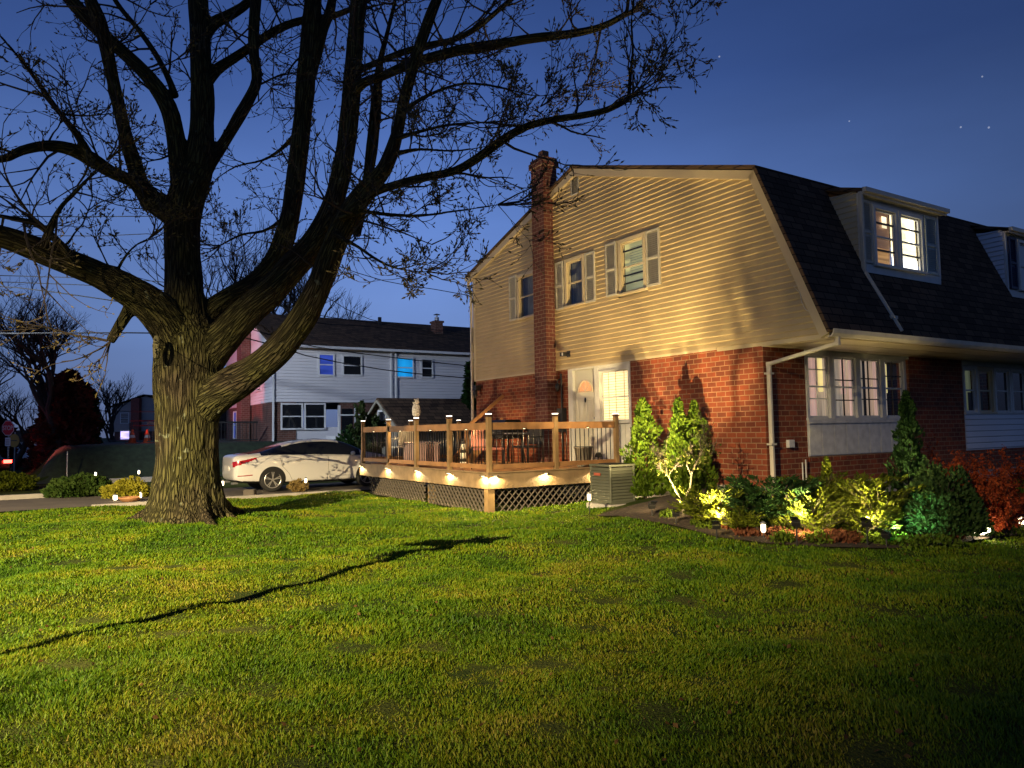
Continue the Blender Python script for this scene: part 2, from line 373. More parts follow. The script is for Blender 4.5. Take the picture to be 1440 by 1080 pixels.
kb = k.build('driveway_kerb', M['concrete'], bevel=.01); kb.location = (CX, CY, 0); kb.rotation_euler = (0, 0, ROT); tag(kb, None, None, kind='structure')
# planting bed round the house corner
bed_px = [(838, 727), (870, 727), (905, 733), (950, 741), (1010, 757), (1080, 766), (1160, 771), (1250, 773), (1330, 768), (1400, 757), (1480, 750)]
edge = [G(*p) for p in bed_px]
bb = MB(); nrow = 14
for i_, p in enumerate(edge):
    v, u = inv(p.x, p.y)
    tv, tu = (min(v+4, 0.05) if u > 0 else max(v, .0), max(u, .05) if v < 0 else .05)
    if v < 0 and u < 0: tv, tu = .05, .05
    if v < 0 and u >= 0: tv, tu = .05, u
    q = loc(tv, tu)
    for j in range(nrow):
        t = j/(nrow-1); x = p.x+(q.x-p.x)*t; y = p.y+(q.y-p.y)*t; bb.v.append((x, y, hz(x, y)+.02))
ne = len(edge)
bb.f = [(a*nrow+b_, (a+1)*nrow+b_, (a+1)*nrow+b_+1, a*nrow+b_+1) for a in range(ne-1) for b_ in range(nrow-1)]; bb.m = [0]*len(bb.f)
tag(bb.build('planting_bed', M['mulch'], smooth=True), None, None, kind='structure')
bed_poly = [(p.x, p.y) for p in edge]+[(loc(8, .05).x, loc(8, .05).y), (CX, CY), (loc(0, 3).x, loc(0, 3).y)]
def in_poly(x, y, poly):
    c = np.zeros(len(x), bool); n = len(poly); j = n-1
    for i_ in range(n):
        xi, yi = poly[i_]; xj, yj = poly[j]
        cond = ((yi > y) != (yj > y)) & (x < (xj-xi)*(y-yi)/(yj-yi+1e-12)+xi); c ^= cond; j = i_
    return c
# ------------------------------------------------------------------ grass
def vnoise(x, y, s, seed):
    r = np.random.default_rng(seed); g = r.random((64, 64)); X = x*s % 64; Y = y*s % 64
    xi = X.astype(int); yi = Y.astype(int); fx = X-xi; fy = Y-yi; fx = fx*fx*(3-2*fx); fy = fy*fy*(3-2*fy)
    a = g[xi % 64, yi % 64]; b_ = g[(xi+1) % 64, yi % 64]; c = g[xi % 64, (yi+1) % 64]; d = g[(xi+1) % 64, (yi+1) % 64]
    return (a*(1-fx)+b_*fx)*(1-fy)+(c*(1-fx)+d*fx)*fy
def grass_mat():
    m, n, l, b = nmat('grass_blades')
    g = n.new('ShaderNodeNewGeometry')
    n1 = n.new('ShaderNodeTexNoise'); n1.inputs['Scale'].default_value = .9; n1.inputs['Detail'].default_value = 5; n1.inputs['Roughness'].default_value = .65; l.new(g.outputs['Position'], n1.inputs[0])
    at = n.new('ShaderNodeAttribute'); at.attribute_name = 'tone'
    ad = n.new('ShaderNodeMath'); ad.operation = 'MULTIPLY_ADD'; ad.inputs[1].default_value = .34; l.new(at.outputs['Fac'], ad.inputs[0]); l.new(n1.outputs[0], ad.inputs[2])
    c = n.new('ShaderNodeValToRGB'); l.new(ad.outputs[0], c.inputs[0]); el = c.color_ramp.elements
    el[0].position = .45; el[0].color = (.040, .098, .006, 1); el[1].position = .95; el[1].color = (.27, .23, .04, 1)
    for p, cc in ((.60, (.085, .165, .005)), (.76, (.145, .195, .007)), (.90, (.21, .205, .012))):
        q = el.new(p); q.color = (*cc, 1)
    l.new(c.outputs[0], b.inputs['Base Color']); b.inputs['Roughness'].default_value = .55; b.inputs['Specular IOR Level'].default_value = .2
    tl = n.new('ShaderNodeBsdfTranslucent'); l.new(c.outputs[0], tl.inputs[0])
    mx = n.new('ShaderNodeMixShader'); mx.inputs[0].default_value = .3; l.new(b.outputs[0], mx.inputs[1]); l.new(tl.outputs[0], mx.inputs[2])
    l.new(mx.outputs[0], n['Material Output'].inputs[0]); return m
def fallen():
    rs = np.random.default_rng(44); n_ = 900; y = rs.uniform(2.5, 16, n_); x = rs.uniform(-1, 1, n_)*(y*.75+1); v = (x-CX)*B.x+(y-CY)*B.y; u = (x-CX)*A.x+(y-CY)*A.y
    k_ = (v > -11.4) & ~((v > -3.4) & (u > -3.2)); x = x[k_]; y = y[k_]; C_ = np.stack([x, y, hgt(x, y)+.03], -1)
    o = leaf_cloud('fallen_leaves', C_, rs.normal(0, 1, (len(x), 3))*np.array([1, 1, .25]), .022, leaf_mat('dry_leaf', (.06, .03, .012), (.14, .08, .03)), None, 1.5, rs); tag(o, 'dry brown leaves scattered over the lawn', None, kind='stuff')
def lawn():
    X = []; Y = []; Wd = []; H = []
    for y0, y1, dens, w, h in ((1.8, 3.4, 2500, .0040, .050), (3.4, 6, 7000, .0036, .050), (6, 9.5, 3600, .005, .050), (9.5, 14, 1700, .0075, .052), (14, 21, 800, .012, .055), (21, 30, 150, .022, .06)):
        xm = y1*.72+1.3; n_ = int(2*xm*(y1-y0)*dens)
        x = rng.uniform(-xm, xm, n_); y = rng.uniform(y0, y1, n_); kp = np.abs(x) < y*.72+1.3
        x = x[kp]; y = y[kp]; X.append(x); Y.append(y); Wd.append(np.full(len(x), w)); H.append(np.full(len(x), h))
    x = np.concatenate(X); y = np.concatenate(Y); w = np.concatenate(Wd); h = np.concatenate(H)
    v = (x-CX)*B.x+(y-CY)*B.y; u = (x-CX)*A.x+(y-CY)*A.y
    ok = ~in_poly(x, y, bed_poly) & (v > -11.6) & ~((v > -.05) & (u > -.05)) & ~((v > -3.2) & (u > 3.8)) & (u < 11.25)
    ok |= (v > -14.4) & (v < -13.3) & (u < 20)
    ok &= ((x-TREE.x)**2+(y-TREE.y)**2) > .62**2
    patch = vnoise(x+90, y+40, .45, 8)*.5+vnoise(x, y, 1.3, 9)*.3+vnoise(x, y, 3.1, 10)*.2
    clump = vnoise(x, y, 5.0, 1)*.6+vnoise(x, y, 14.0, 2)*.4
    ok &= clump > rng.uniform(.0, .30, len(x))
    x, y, w, h, clump, patch = x[ok], y[ok], w[ok], h[ok], clump[ok], patch[ok]; n_ = len(x)
    h = h*.62*(.35+1.15*clump)*(1.5-1.0*patch)*rng.uniform(.6, 1.35, n_)
    th = rng.uniform(0, 2*np.pi, n_); lean = rng.uniform(.15, 1.1, n_)*h
    flow = vnoise(x, y, .8, 5)*9
    dx = np.cos(th)*lean+.25*h*np.cos(flow); dy = np.sin(th)*lean+.25*h*np.sin(flow)
    z = hgt(x, y)-.01
    px_ = -np.sin(th+rng.uniform(-1, 1, n_))*w; py_ = np.cos(th+rng.uniform(-1, 1, n_))*w
    b0 = np.stack([x-px_, y-py_, z], -1); b1 = np.stack([x+px_, y+py_, z], -1)
    m0 = np.stack([x+dx*.35-px_*.8, y+dy*.35-py_*.8, z+h*.6], -1); m1 = np.stack([x+dx*.35+px_*.8, y+dy*.35+py_*.8, z+h*.6], -1)
    t = np.stack([x+dx, y+dy, z+h], -1)
    V = np.stack([b0, b1, m1, m0, t], 1).reshape(-1, 3)
    o = np.arange(n_)*5
    tri = np.stack([np.stack([o, o+1, o+2], -1), np.stack([o, o+2, o+3], -1), np.stack([o+3, o+2, o+4], -1)], 1).reshape(-1, 3)
    ob = raw_mesh('grass', V, tri, grass_mat())
    tone = np.repeat(np.clip(rng.normal(.42, .26, n_)+(patch-.45)*1.25-.02, 0, 1.3), 5).astype(np.float32)
    a = ob.data.attributes.new('tone', 'FLOAT', 'POINT'); a.data.foreach_set('value', tone)
    tag(ob, None, None, kind='stuff')
lawn()

# ------------------------------------------------------------------ street lamp behind the camera, sign post beside the lawn
def street_lamp():
    p = Vector((-11.19, -7.44, 0)); t = thing('street_lamp', 'tall grey street lamp across the road, lighting the lawn', 'street lamp', p)
    b = MB(); b.tube([(-1.5, -1.0, 0), (-1.5, -1.0, 8.4)], [.12, .07], 12); b.build('pole', M['steel'], t, True)
    b = MB(); b.tube([(-1.5, -1.0, 8.3), (-1.0, -.66, 8.75), (-.2, -.13, 8.85)], [.04, .035, .03], 8); b.build('arm', M['steel'], t, True)
    b = MB(); b.lathe([(.335, 8.605), (.345, 8.605), (.345, 8.86), (.12, 8.93), (.02, 8.95), (.02, 8.90), (.10, 8.88), (.335, 8.83), (.335, 8.605)], 40); del b.f[-2:]; del b.m[-2:]; b.build('lamp_head', M['plastic'], t)
    b = MB(); b.box(-.08, .08, -.08, .08, 8.80, 8.815); b.build('lens', M['bulb'], t)
    lamp('SPOT', t, (0, 0, 8.7), STREET_W, LAMP_COL, .03, (math.sin(R(3))*math.tan(R(70)), math.cos(R(3))*math.tan(R(70)), -1), 90, 1.0)
street_lamp()
def far_lamp():
    p = loc(-15.5, 14.5, -.05); t = thing('street_lamp', 'cool white street lamp on the side street, lighting the white house', 'street lamp', p)
    b = MB(); b.tube([(0, 0, 0), (0, 0, 6.9)], [.1, .06], 12); b.build('pole', M['steel'], t, True)
    b = MB(); b.tube([(0, 0, 6.8), (.5, .3, 7.1), (.9, .5, 7.15)], .03, 8); b.build('arm', M['steel'], t, True)
    b = MB(); b.box(.8, 1.3, .4, .7, 7.1, 7.2); b.build('lamp_head', M['steel'], t, bevel=.03); b = MB(); b.box(.85, 1.25, .45, .65, 7.08, 7.095); b.build('lens', M['bulb_soft'], t)
    d_ = loc(3, 24.5, 3.6)-loc(-15.5, 14.5, 7); lamp('SPOT', t, (1.05, .55, 7.02), 9500, (.80, .88, 1), .1, tuple(d_), 74, .7)
far_lamp()
def sign_post():
    p = Vector((-4.18, 4.97, 0)); p.z = hz(p.x, p.y)
    t = thing('street_sign', 'street name sign on a thin post, casting the long lawn shadow', 'sign', p)
    b = MB(); b.tube([(0, 0, -.2), (0, 0, 2.98)], .05, 10); b.build('post', M['steel'], t, True)
    g = mat('green_sign', (.02, .13, .06), .5, .1)
    b = MB(); b.box(-.44, .44, -.008, .008, 2.72, 2.92, mtx=Matrix.Rotation(R(8), 4, 'Z')); b.build('name_plate', g, t)
    b = MB(); b.box(-.40, .40, -.008, .008, 2.46, 2.64, mtx=Matrix.Rotation(R(42), 4, 'Z')); b.build('name_plate', g, t)
sign_post()

# ------------------------------------------------------------------ the house (local x = v along the street, y = u to the back)
EZ = 3.07; KZ = 6.09; AZ = 7.73; KU = -.05; EU = -1.32; AU = 5.12; BU = 10.25; BZ = 6.1; HL = 13.6
def gable_range(z):
    lo = EU+.02+(KU-EU)*(z-EZ)/(KZ-EZ) if z <= KZ else KU+(AU-KU)*(z-KZ)/(AZ-KZ)
    hi = BU-.22 if z <= BZ else BU-.1-(BU-AU)*(z-BZ)/(AZ-BZ)
    return lo+.02, max(hi-.02, lo+.04)
def clap(b, fr, z0, z1, rng_f, step=.104, out=.020, sgn=-1, axis='x', mi=0):
    """lapped boards on a plane; rng_f(z) -> (a, b) extents along the wall"""
    z = z0
    while z < z1-.01:
        t = min(z+step, z1); a0, a1 = rng_f(z); c0, c1 = rng_f(t)
        o0 = fr+sgn*out; o1 = fr+sgn*.002
        def pt(s, off, zz): return (off, s, zz) if axis == 'x' else (s, off, zz)
        lip = min(out*.9, (t-z)*.35); o2 = fr-sgn*.004
        k0 = a0+(c0-a0)*lip/(t-z); k1 = a1+(c1-a1)*lip/(t-z)
        vs = [pt(a0, o2, z), pt(a1, o2, z), pt(k1, o0, z+lip), pt(k0, o0, z+lip), pt(c1, o1, t), pt(c0, o1, t)]
        b.add(vs, [(0, 1, 2, 3), (3, 2, 4, 5)], mi); z = t
def holes(b, fr, z0, z1, rng_f, cuts, **kw):
    """clapboards leaving out rectangular openings (a0, a1, z0, z1)"""
    st_ = kw.get('step', .104); sn = lambda q: z0+round((q-z0)/st_)*st_
    cuts = [(c[0], c[1], sn(c[2]), sn(c[3])) for c in cuts]
    zs = sorted(set([z0, z1]+[c[2] for c in cuts]+[c[3] for c in cuts])); zs = [z for z in zs if z0 <= z <= z1]
    for p, q in zip(zs[:-1], zs[1:]):
        act = sorted([c for c in cuts if c[2] <= p+1e-6 and c[3] >= q-1e-6])
        bounds = [None]
        edges = []
        cur = 'lo'
        for c in act: edges.append((cur, c[0])); cur = c[1]
        edges.append((cur, 'hi'))
        for e0, e1 in edges:
            def f(z, e0=e0, e1=e1):
                lo, hi = rng_f(z); s = lo if e0 == 'lo' else max(e0, lo); t = hi if e1 == 'hi' else min(e1, hi)
                return s, max(s, t)
            clap(b, fr, p, q, f, **kw)
H = thing('twin_house', 'brick and tan siding house with gambrel roof, dormers and tall brick chimney', 'house', (CX, CY, 0), ROT)
def solid_wall(b, fr, depth, a0, a1, z0, z1, cuts, axis='x', mi=0):
    zs = sorted(set([z0, z1]+[min(max(c[2], z0), z1) for c in cuts]+[min(max(c[3], z0), z1) for c in cuts]))
    for p, q in zip(zs[:-1], zs[1:]):
        if q-p < 1e-6: continue
        cur = a0
        for c in sorted([c for c in cuts if c[2] <= p+1e-6 and c[3] >= q-1e-6]):
            if c[0] > cur+1e-6: b.box(*( (fr, fr+depth, cur, c[0]) if axis == 'x' else (cur, c[0], fr, fr+depth)), p, q, mi)
            cur = c[1]
        if cur < a1-1e-6: b.box(*((fr, fr+depth, cur, a1) if axis == 'x' else (cur, a1, fr, fr+depth)), p, q, mi)
DOOR = (3.43, 5.62, .78, 3.04)
b = MB()
solid_wall(b, 0, .25, 0, 10.03, .55, 3.06, [DOOR])
solid_wall(b, 0, .25, .25, 1.13, .55, 3.0, [], axis='y')
solid_wall(b, 0, .25, 1.13, 4.5, .55, 1.045, [], axis='y')
solid_wall(b, 0, .25, 4.5, 6.62, .55, 3.0, [], axis='y')
solid_wall(b, 0, .25, 6.62, 11.1, .55, 1.0, [], axis='y')
solid_wall(b, 0, .25, 11.1, HL, .55, 3.0, [], axis='y')
b.box(.25, HL, 9.8, 10.03, .55, 3.06); b.box(HL-.25, HL, .25, 9.8, .55, 3.06)
b.build('brick_wall', M['brick'], H)
b = MB()     # soldier course under the bay window
for i_ in range(44):
    b.box(1.145+i_*.076, 1.145+i_*.076+.066, -.012, .03, .955, 1.04)
b.build('brick_sill_course', M['brick'], H)
b = MB(); b.box(-.04, HL+.03, -.04, 0.25, .0, .55); b.box(-.04, .25, .25, 10.07, .0, .55); b.build('foundation', M['concrete'], H)
# gable siding
wins = [(2.78, 3.70, 4.45, 5.70), (4.84, 5.62, 4.47, 5.64), (6.88, 7.72, 4.47, 5.70)]
b = MB()
sid = lambda z: gable_range(z)
holes(b, -.03, 3.06, 7.66, sid, wins+[(5.02, 5.26, 7.14, 7.5)])
b.build('gable_siding', M['siding'], H)
b = MB(); ply = [(EU+.1, 3.07), (KU+.05, KZ-.06), (AU, AZ-.08), (BU-.3, BZ-.06), (10.0, 3.07)]
# backing wall split so that windows stay open
def backing(b):
    zs = [3.07, 4.45, 4.47, 5.64, 5.70, 6.0]
    for p, q in zip(zs[:-1], zs[1:]):
        cur = gable_range(q)[0]+.12
        for c in sorted([c for c in wins if c[2] <= p+1e-6 and c[3] >= q-1e-6]):
            b.box(0, .14, cur, c[0], p, q); cur = c[1]
        b.box(0, .14, cur, 10.0, p, q)
    b.prism([(KU+.1, 6.0), (AU, AZ-.09), (BU-.5, 6.0)], 0, .14, 'x')
backing(b)
b.box(0.15, HL, 9.85, 10.0, 3.06, 6.05); b.box(HL-.2, HL, 0, 9.8, 3.06, 6.0)
b.build('inner_wall', M['trim'], H)
b = MB(); b.box(-.05, .0, 1.0, 10.05, 3.035, 3.075); b.box(-.055, .02, 9.93, 10.06, 3.08, 6.02); b.build('siding_trim', M['trim'], H)
# roof
def slab(b, p, q, x0, x1, th=.06, mi=0):
    p = Vector((0, *p)); q = Vector((0, *q)); d = (q-p).normalized(); n_ = Vector((0, -d.z, d.y))
    if n_.z < 0: n_ = -n_
    if th < 0: n_ = -n_; th = -th
    vs = [(x, c.y, c.z) for x in (x0, x1) for c in (p, q, q+n_*th, p+n_*th)]
    b.add(vs, [(0, 1, 2, 3), (7, 6, 5, 4), (0, 4, 5, 1), (1, 5, 6, 2), (2, 6, 7, 3), (3, 7, 4, 0)], mi)
b = MB()
DOPEN = [(1.76, 4.37), (7.11, 9.89)]; cur_ = -.135
for d0_, d1_ in DOPEN:
    slab(b, (EU-.03, EZ), (KU, KZ), cur_, d0_); zq_ = 4.28; uq_ = EU-.03+(KU-EU+.03)*(zq_-EZ)/(KZ-EZ); slab(b, (EU-.03, EZ), (uq_, zq_), d0_, d1_)
    zq_ = 5.9; uq_ = EU-.03+(KU-EU+.03)*(zq_-EZ)/(KZ-EZ); slab(b, (uq_, zq_), (KU, KZ), d0_, d1_); cur_ = d1_
slab(b, (EU-.03, EZ), (KU, KZ), cur_, HL+.1); slab(b, (KU-.02, KZ+.01), (AU, AZ), -.135, HL+.1); slab(b, (BU+.1, BZ-.03), (AU-.01, AZ+.012), -.135, HL+.1)
b.build('roof', M['shingle'], H)
b = MB()
for p, q in (((EU-.03, EZ-.01), (KU-.0, KZ-.01)), ((KU+.0, KZ-.012), (AU, AZ-.014)), ((AU, AZ-.014), (BU+.08, BZ-.03))):
    slab(b, p, q, -.098, -.028, -.16)
b.build('rake_trim', M['trim'], H)
# eaves: soffit boards, gutter
b = MB()
for i_ in range(5):
    b.box(-.03, HL, EU+.02+i_*.262, EU+.02+i_*.262+.25, 2.985+.003*(i_ % 2), 3.0)
b.box(-.03, HL, EU, EU+.03, 2.99, 3.1); b.box(-.035, 0.0, EU+.03, 1.0, 3.0, 3.06)
b.build('soffit', M['trim'], H)
b = MB(); prof = [(EU-.01, 3.0), (EU-.08, 3.0), (EU-.12, 3.05), (EU-.13, 3.12), (EU-.115, 3.12), (EU-.10, 3.06), (EU-.07, 3.02), (EU-.01, 3.02)]
b.prism(prof, -.09, HL, 'x'); b.build('gutter', M['gutter'], H)
b = MB(); b.prism([(BU+.08, 6.0), (BU+.19, 6.0), (BU+.21, 6.1), (BU+.08, 6.1)], -.1, HL, 'x'); b.build('gutter', M['gutter'], H)
def dspout(pts, w=.075):
    b = MB()
    for p, q in zip(pts[:-1], pts[1:]): b.beam(p, q, w, w*.8)
    for p in pts[1:-1]: b.box(p[0]-w*.5, p[0]+w*.5, p[1]-w*.5, p[1]+w*.5, p[2]-w*.5, p[2]+w*.5)
    return b
dspout([(.10, EU-.05, 3.02), (.10, EU-.05, 2.9), (.07, -.06, 2.68), (.07, -.06, .62)]).build('downspout', M['gutter'], H, bevel=.012)
for zz_ in (1.28, 2.5): b = MB(); b.box(.0, .14, -.11, -.01, zz_, zz_+.03); b.build('bracket', M['gutter'], H)
dspout([(-.02, BU+.12, 6.0), (-.02, BU+.12, 5.85), (-.09, 10.1, 5.6), (-.09, 10.1, .6)]).build('downspout', M['gutter'], H, bevel=.012)
# gable vent
b = MB(); b.box(-.06, -.03, 4.99, 5.02, 7.11, 7.5); b.box(-.06, -.03, 5.26, 5.29, 7.11, 7.5); b.box(-.06, -.03, 5.02, 5.26, 7.11, 7.14); b.box(-.02, 0, 5.02, 5.26, 7.14, 7.5)
for i_ in range(9):
    z = 7.15+i_*.04; b.add([(-.055, 5.02, z), (-.055, 5.26, z), (-.025, 5.26, z+.035), (-.025, 5.02, z+.035)], [(0, 1, 2, 3)])
b.build('vent', M['shutter'], H)
# chimney
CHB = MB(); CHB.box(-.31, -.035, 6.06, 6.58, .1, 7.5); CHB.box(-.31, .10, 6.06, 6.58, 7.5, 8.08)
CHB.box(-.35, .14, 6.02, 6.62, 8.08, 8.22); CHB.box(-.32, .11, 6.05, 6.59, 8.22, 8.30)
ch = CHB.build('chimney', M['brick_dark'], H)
b = MB(); b.box(-.20, .0, 6.22, 6.42, 8.30, 8.52); b.build('flue', mat('clay_flue', (.22, .10, .05), .8), ch, bevel=.02)
b = MB(); b.box(-.02, .12, 6.035, 6.06, 7.35, 7.56); b.build('flashing', M['steel'], ch)
# windows
def louvres(b, axis, fr, a0, a1, z0, z1, step=.042):
    """shutter: frame and slats on plane fr (outward negative)"""
    def bx(s0, s1, z0_, z1_, o0, o1):
        if axis == 'x': b.box(fr-o1, fr-o0, s0, s1, z0_, z1_)
        else: b.box(s0, s1, fr-o1, fr-o0, z0_, z1_)
    w = .045
    bx(a0, a0+w, z0, z1, 0, .035); bx(a1-w, a1, z0, z1, 0, .035)
    zm = (z0+z1)/2
    for p in (z0, zm-w/2, z1-w): bx(a0+w, a1-w, p, p+w, 0, .034)
    bx(a0+w, a1-w, z0+w, z1-w, 0, .008)
    z = z0+w
    while z < z1-w-.02:
        if not (zm-w/2-step < z < zm+w/2):
            p = [(-.010, z+step*.9), (-.031, z+.004)]
            if axis == 'x': b.add([(fr+p[0][0], a0+w, p[0][1]), (fr+p[0][0], a1-w, p[0][1]), (fr+p[1][0], a1-w, p[1][1]), (fr+p[1][0], a0+w, p[1][1])], [(0, 1, 2, 3)])
            else: b.add([(a0+w, fr+p[0][0], p[0][1]), (a1-w, fr+p[0][0], p[0][1]), (a1-w, fr+p[1][0], p[1][1]), (a0+w, fr+p[1][0], p[1][1])], [(0, 1, 2, 3)])
        z += step
def window(axis, fr, a0, a1, z0, z1, mframe, casing=.07, bars_h=(), bars_v=0, glass='dark', proud=.05, name='window', parent=None, meet=.5, barw=.018, mbar=None):
    """casing + sash as the part, panes as its child; plane fr, outward negative"""
    parent = parent or H
    b = MB()
    def bx(bb_, s0, s1, z0_, z1_, o0, o1, mi=0):
        if axis == 'x': bb_.box(fr-o1, fr-o0, s0, s1, z0_, z1_, mi)
        else: bb_.box(s0, s1, fr-o1, fr-o0, z0_, z1_, mi)
    c = casing
    bx(b, a0-c, a0, z0-.02, z1+c, -.05, proud); bx(b, a1, a1+c, z0-.02, z1+c, -.05, proud); bx(b, a0, a1, z1, z1+c, -.05, proud+.003)
    bx(b, a0-c-.02, a1+c+.02, z0-.06, z0-.02, -.05, proud+.03)
    f = .035
    bx(b, a0, a0+f, z0-.02, z1, -.03, .0); bx(b, a1-f, a1, z0-.02, z1, -.03, .0); bx(b, a0+f, a1-f, z0-.02, z0+.02, -.03, .002); bx(b, a0+f, a1-f, z1-.03, z1, -.03, .002)
    zm = z0+(z1-z0)*meet
    bx(b, a0+f, a1-f, zm-.016, zm+.016, -.03, .012)
    w = b.build(name, mframe, parent)
    if bars_h or bars_v:
        bb_ = MB()
        for q in bars_h:
            zz = z0+(z1-z0)*q; bx(bb_, a0+f, a1-f, zz-barw/2, zz+barw/2, -.028, .006)
        for q in range(bars_v):
            s = a0+(a1-a0)*(q+1)/(bars_v+1); bx(bb_, s-.006, s+.006, z0, z1, -.024, .003)
        bb_.build('glazing_bar', mbar or mframe, w)
    g = MB()
    if glass == 'dark': bx(g, a0+f, a1-f, z0+.02, z1-.03, -.018, -.012)
    else:
        o_ = fr+.015; q_ = [(a0+f, z0+.02), (a1-f, z0+.02), (a1-f, z1-.03), (a0+f, z1-.03)]
        g.add([(o_, s_, zz_) if axis == 'x' else (s_, o_, zz_) for s_, zz_ in q_], [(0, 1, 2, 3)])
    g.build('pane', M['darkglass'] if glass == 'dark' else M['glass'], w)
    return w
def back_sheet(axis, fr, a0, a1, z0, z1, depth, mt, parent, name, wave=0, n_=40):
    b = MB(); vs = []
    for i_ in range(n_+1):
        s = a0+(a1-a0)*i_/n_; o = depth+wave*math.sin(i_*1.3)+wave*.5*math.sin(i_*2.9+1)
        for z in (z0, z1): vs.append((fr+o, s, z) if axis == 'x' else (s, fr+o, z))
    b.add(vs, [(2*i_, 2*i_+1, 2*i_+3, 2*i_+2) for i_ in range(n_)]); return b.build(name, mt, parent, smooth=wave > 0)
def slats(axis, fr, a0, a1, z0, z1, depth, mt, parent, step=.05, tilt=.6):
    b = MB(); z = z0
    while z < z1:
        o0 = depth; o1 = depth+.035*math.cos(tilt); dz = .035*math.sin(tilt)
        vs = [(o0, z), (o1, z+dz)]
        if axis == 'x': b.add([(fr+o0, a0, z), (fr+o0, a1, z), (fr+o1, a1, z+dz), (fr+o1, a0, z+dz)], [(0, 1, 2, 3)])
        else: b.add([(a0, fr+o0, z), (a1, fr+o0, z), (a1, fr+o1, z+dz), (a0, fr+o1, z+dz)], [(0, 1, 2, 3)])
        z += step
    return b.build('blind', mt, parent)
M['blackroom'] = mat('dark_room', (.012, .012, .014), .9, .1)
M['curtain_dark'] = mat('dim_curtain', (.12, .125, .12), .9, .3, 3)
M['yellow_room'] = lit_mat('yellow_lit_blind', (.70, .70, .36), .30, var=.35, axis='Z', scale=5)
M['warm_blind'] = lit_mat('warm_lit_blind', (1.0, .80, .42), 1.15, var=.12, axis='Z', scale=4)
M['tan_slat'] = mat('blind_slat', (.55, .46, .30), .6, .1)  # own tan colour of the blind's slats and cords
M['pink_curtain'] = lit_mat('pink_lit_curtain', (.72, .47, .38), .55, var=.45, axis='X', scale=20)
M['grey_curtain'] = lit_mat('grey_sheer_curtain', (.58, .48, .36), .32, var=.6, axis='X', scale=26)
M['lampglow'] = lit_mat('yellow_room_light', (1, .82, .32), .75, var=.2, axis='X', scale=3)
M['brightroom'] = lit_mat('bright_room_blind', (1, .86, .52), 1.5, var=.4, axis='Z', scale=7)
M['whiteroom'] = lit_mat('bright_white_light', (1, .95, .82), 3.2, var=.15)
M['brownroom'] = lit_mat('brown_lit_room', (.30, .16, .09), .32, var=.4, axis='Z', scale=2)
M['orangeroom'] = lit_mat('orange_lit_blind', (.80, .42, .14), .40, var=.5, axis='Z', scale=18)
M['greenroom'] = lit_mat('dim_green_room', (.30, .34, .18), .16, var=.5)
# gable windows
w = window('x', -.03, 2.87, 3.56, 4.52, 5.58, M['trim'], .085, bars_h=(.17, .33, .83), barw=.03, glass='clear', mbar=M['black'])
back_sheet('x', -.03, 2.80, 3.62, 4.5, 5.65, .13, M['yellow_room'], w, 'lit_blind')
slats('x', -.03, 2.88, 3.4, 4.85, 5.5, .07, M['curtain_dark'], w, .055, .5)
w = window('x', -.03, 4.92, 5.52, 4.54, 5.56, M['trim'], .08, glass='clear', mbar=M['black'])
back_sheet('x', -.03, 4.86, 5.58, 4.5, 5.62, .15, M['curtain_dark'], w, 'curtain', .012)
w = window('x', -.03, 6.92, 7.60, 4.54, 5.58, M['trim'], .08, glass='clear')
back_sheet('x', -.03, 6.9, 7.66, 4.5, 5.62, .15, M['curtain_dark'], w, 'curtain', .012)
for a0, a1, z0, z1 in ((2.38, 2.77, 4.5, 5.66), (3.72, 4.08, 4.5, 5.68), (4.46, 4.81, 4.48, 5.63), (5.66, 5.96, 4.48, 5.64), (7.73, 8.07, 4.5, 5.68), (6.64, 6.84, 4.5, 5.68)):
    b = MB(); louvres(b, 'x', -.045, a0, a1, z0, z1); b.build('shutter', M['shutter'], H)
# door and the window beside it
b = MB(); b.box(-.02, .12, 5.44, 5.62, .8, 3.03); b.box(-.02, .12, 4.49, 4.64, .8, 2.99); b.box(-.02, .12, 3.43, 5.44, 2.99, 3.035); b.box(-.02, .12, 3.43, 3.47, .8, 2.99)
b.box(.0, .12, 3.47, 4.49, 2.90, 2.99); b.box(-.03, .12, 4.64, 5.44, .76, .80)
b.build('door_frame', M['white'], H, bevel=.006)
b = MB(); b.box(.05, .10, 4.645, 5.435, .81, 2.985)
for s0, s1, z0, z1 in ((4.75, 5.0, 1.0, 1.5), (5.08, 5.33, 1.0, 1.5), (4.75, 5.0, 1.62, 2.32), (5.08, 5.33, 1.62, 2.32)):
    for q in ((s0, s1, z0, z0+.03), (s0, s1, z1-.03, z1), (s0, s0+.03, z0+.03, z1-.03), (s1-.03, s1, z0+.03, z1-.03)): b.box(.038, .052, *q)
    b.box(.044, .052, s0+.06, s1-.06, z0+.06, z1-.06)
M['door'] = mat('cream_door', (.52, .50, .40), .4, .05, 2)
dr = b.build('door', M['door'], H, bevel=.004)
b = MB(); arc = [(5.04+.26*math.cos(t), 2.47+.26*math.sin(t)) for t in np.linspace(0, math.pi, 17)]
arc2 = [(5.04+.225*math.cos(t), 2.485+.225*math.sin(t)) for t in np.linspace(math.pi, 0, 17)]
b.prism(arc2[::-1], .043, .048, 'x'); b.build('fanlight', lit_mat('orange_lit_glass', (.75, .38, .18), .4, var=.2), dr)
b = MB()
for i_ in range(16): b.beam((.04, arc[i_][0], arc[i_][1]), (.04, arc[i_+1][0], arc[i_+1][1]), .02, .03, up=(1, 0, 0))
b.beam((.04, 4.78, 2.47), (.04, 5.30, 2.47), .02, .03, up=(1, 0, 0))
for t in (.25, .5, .75): b.beam((.04, 5.04, 2.48), (.04, 5.04+.24*math.cos(math.pi*t), 2.48+.24*math.sin(math.pi*t)), .01, .016, up=(1, 0, 0))
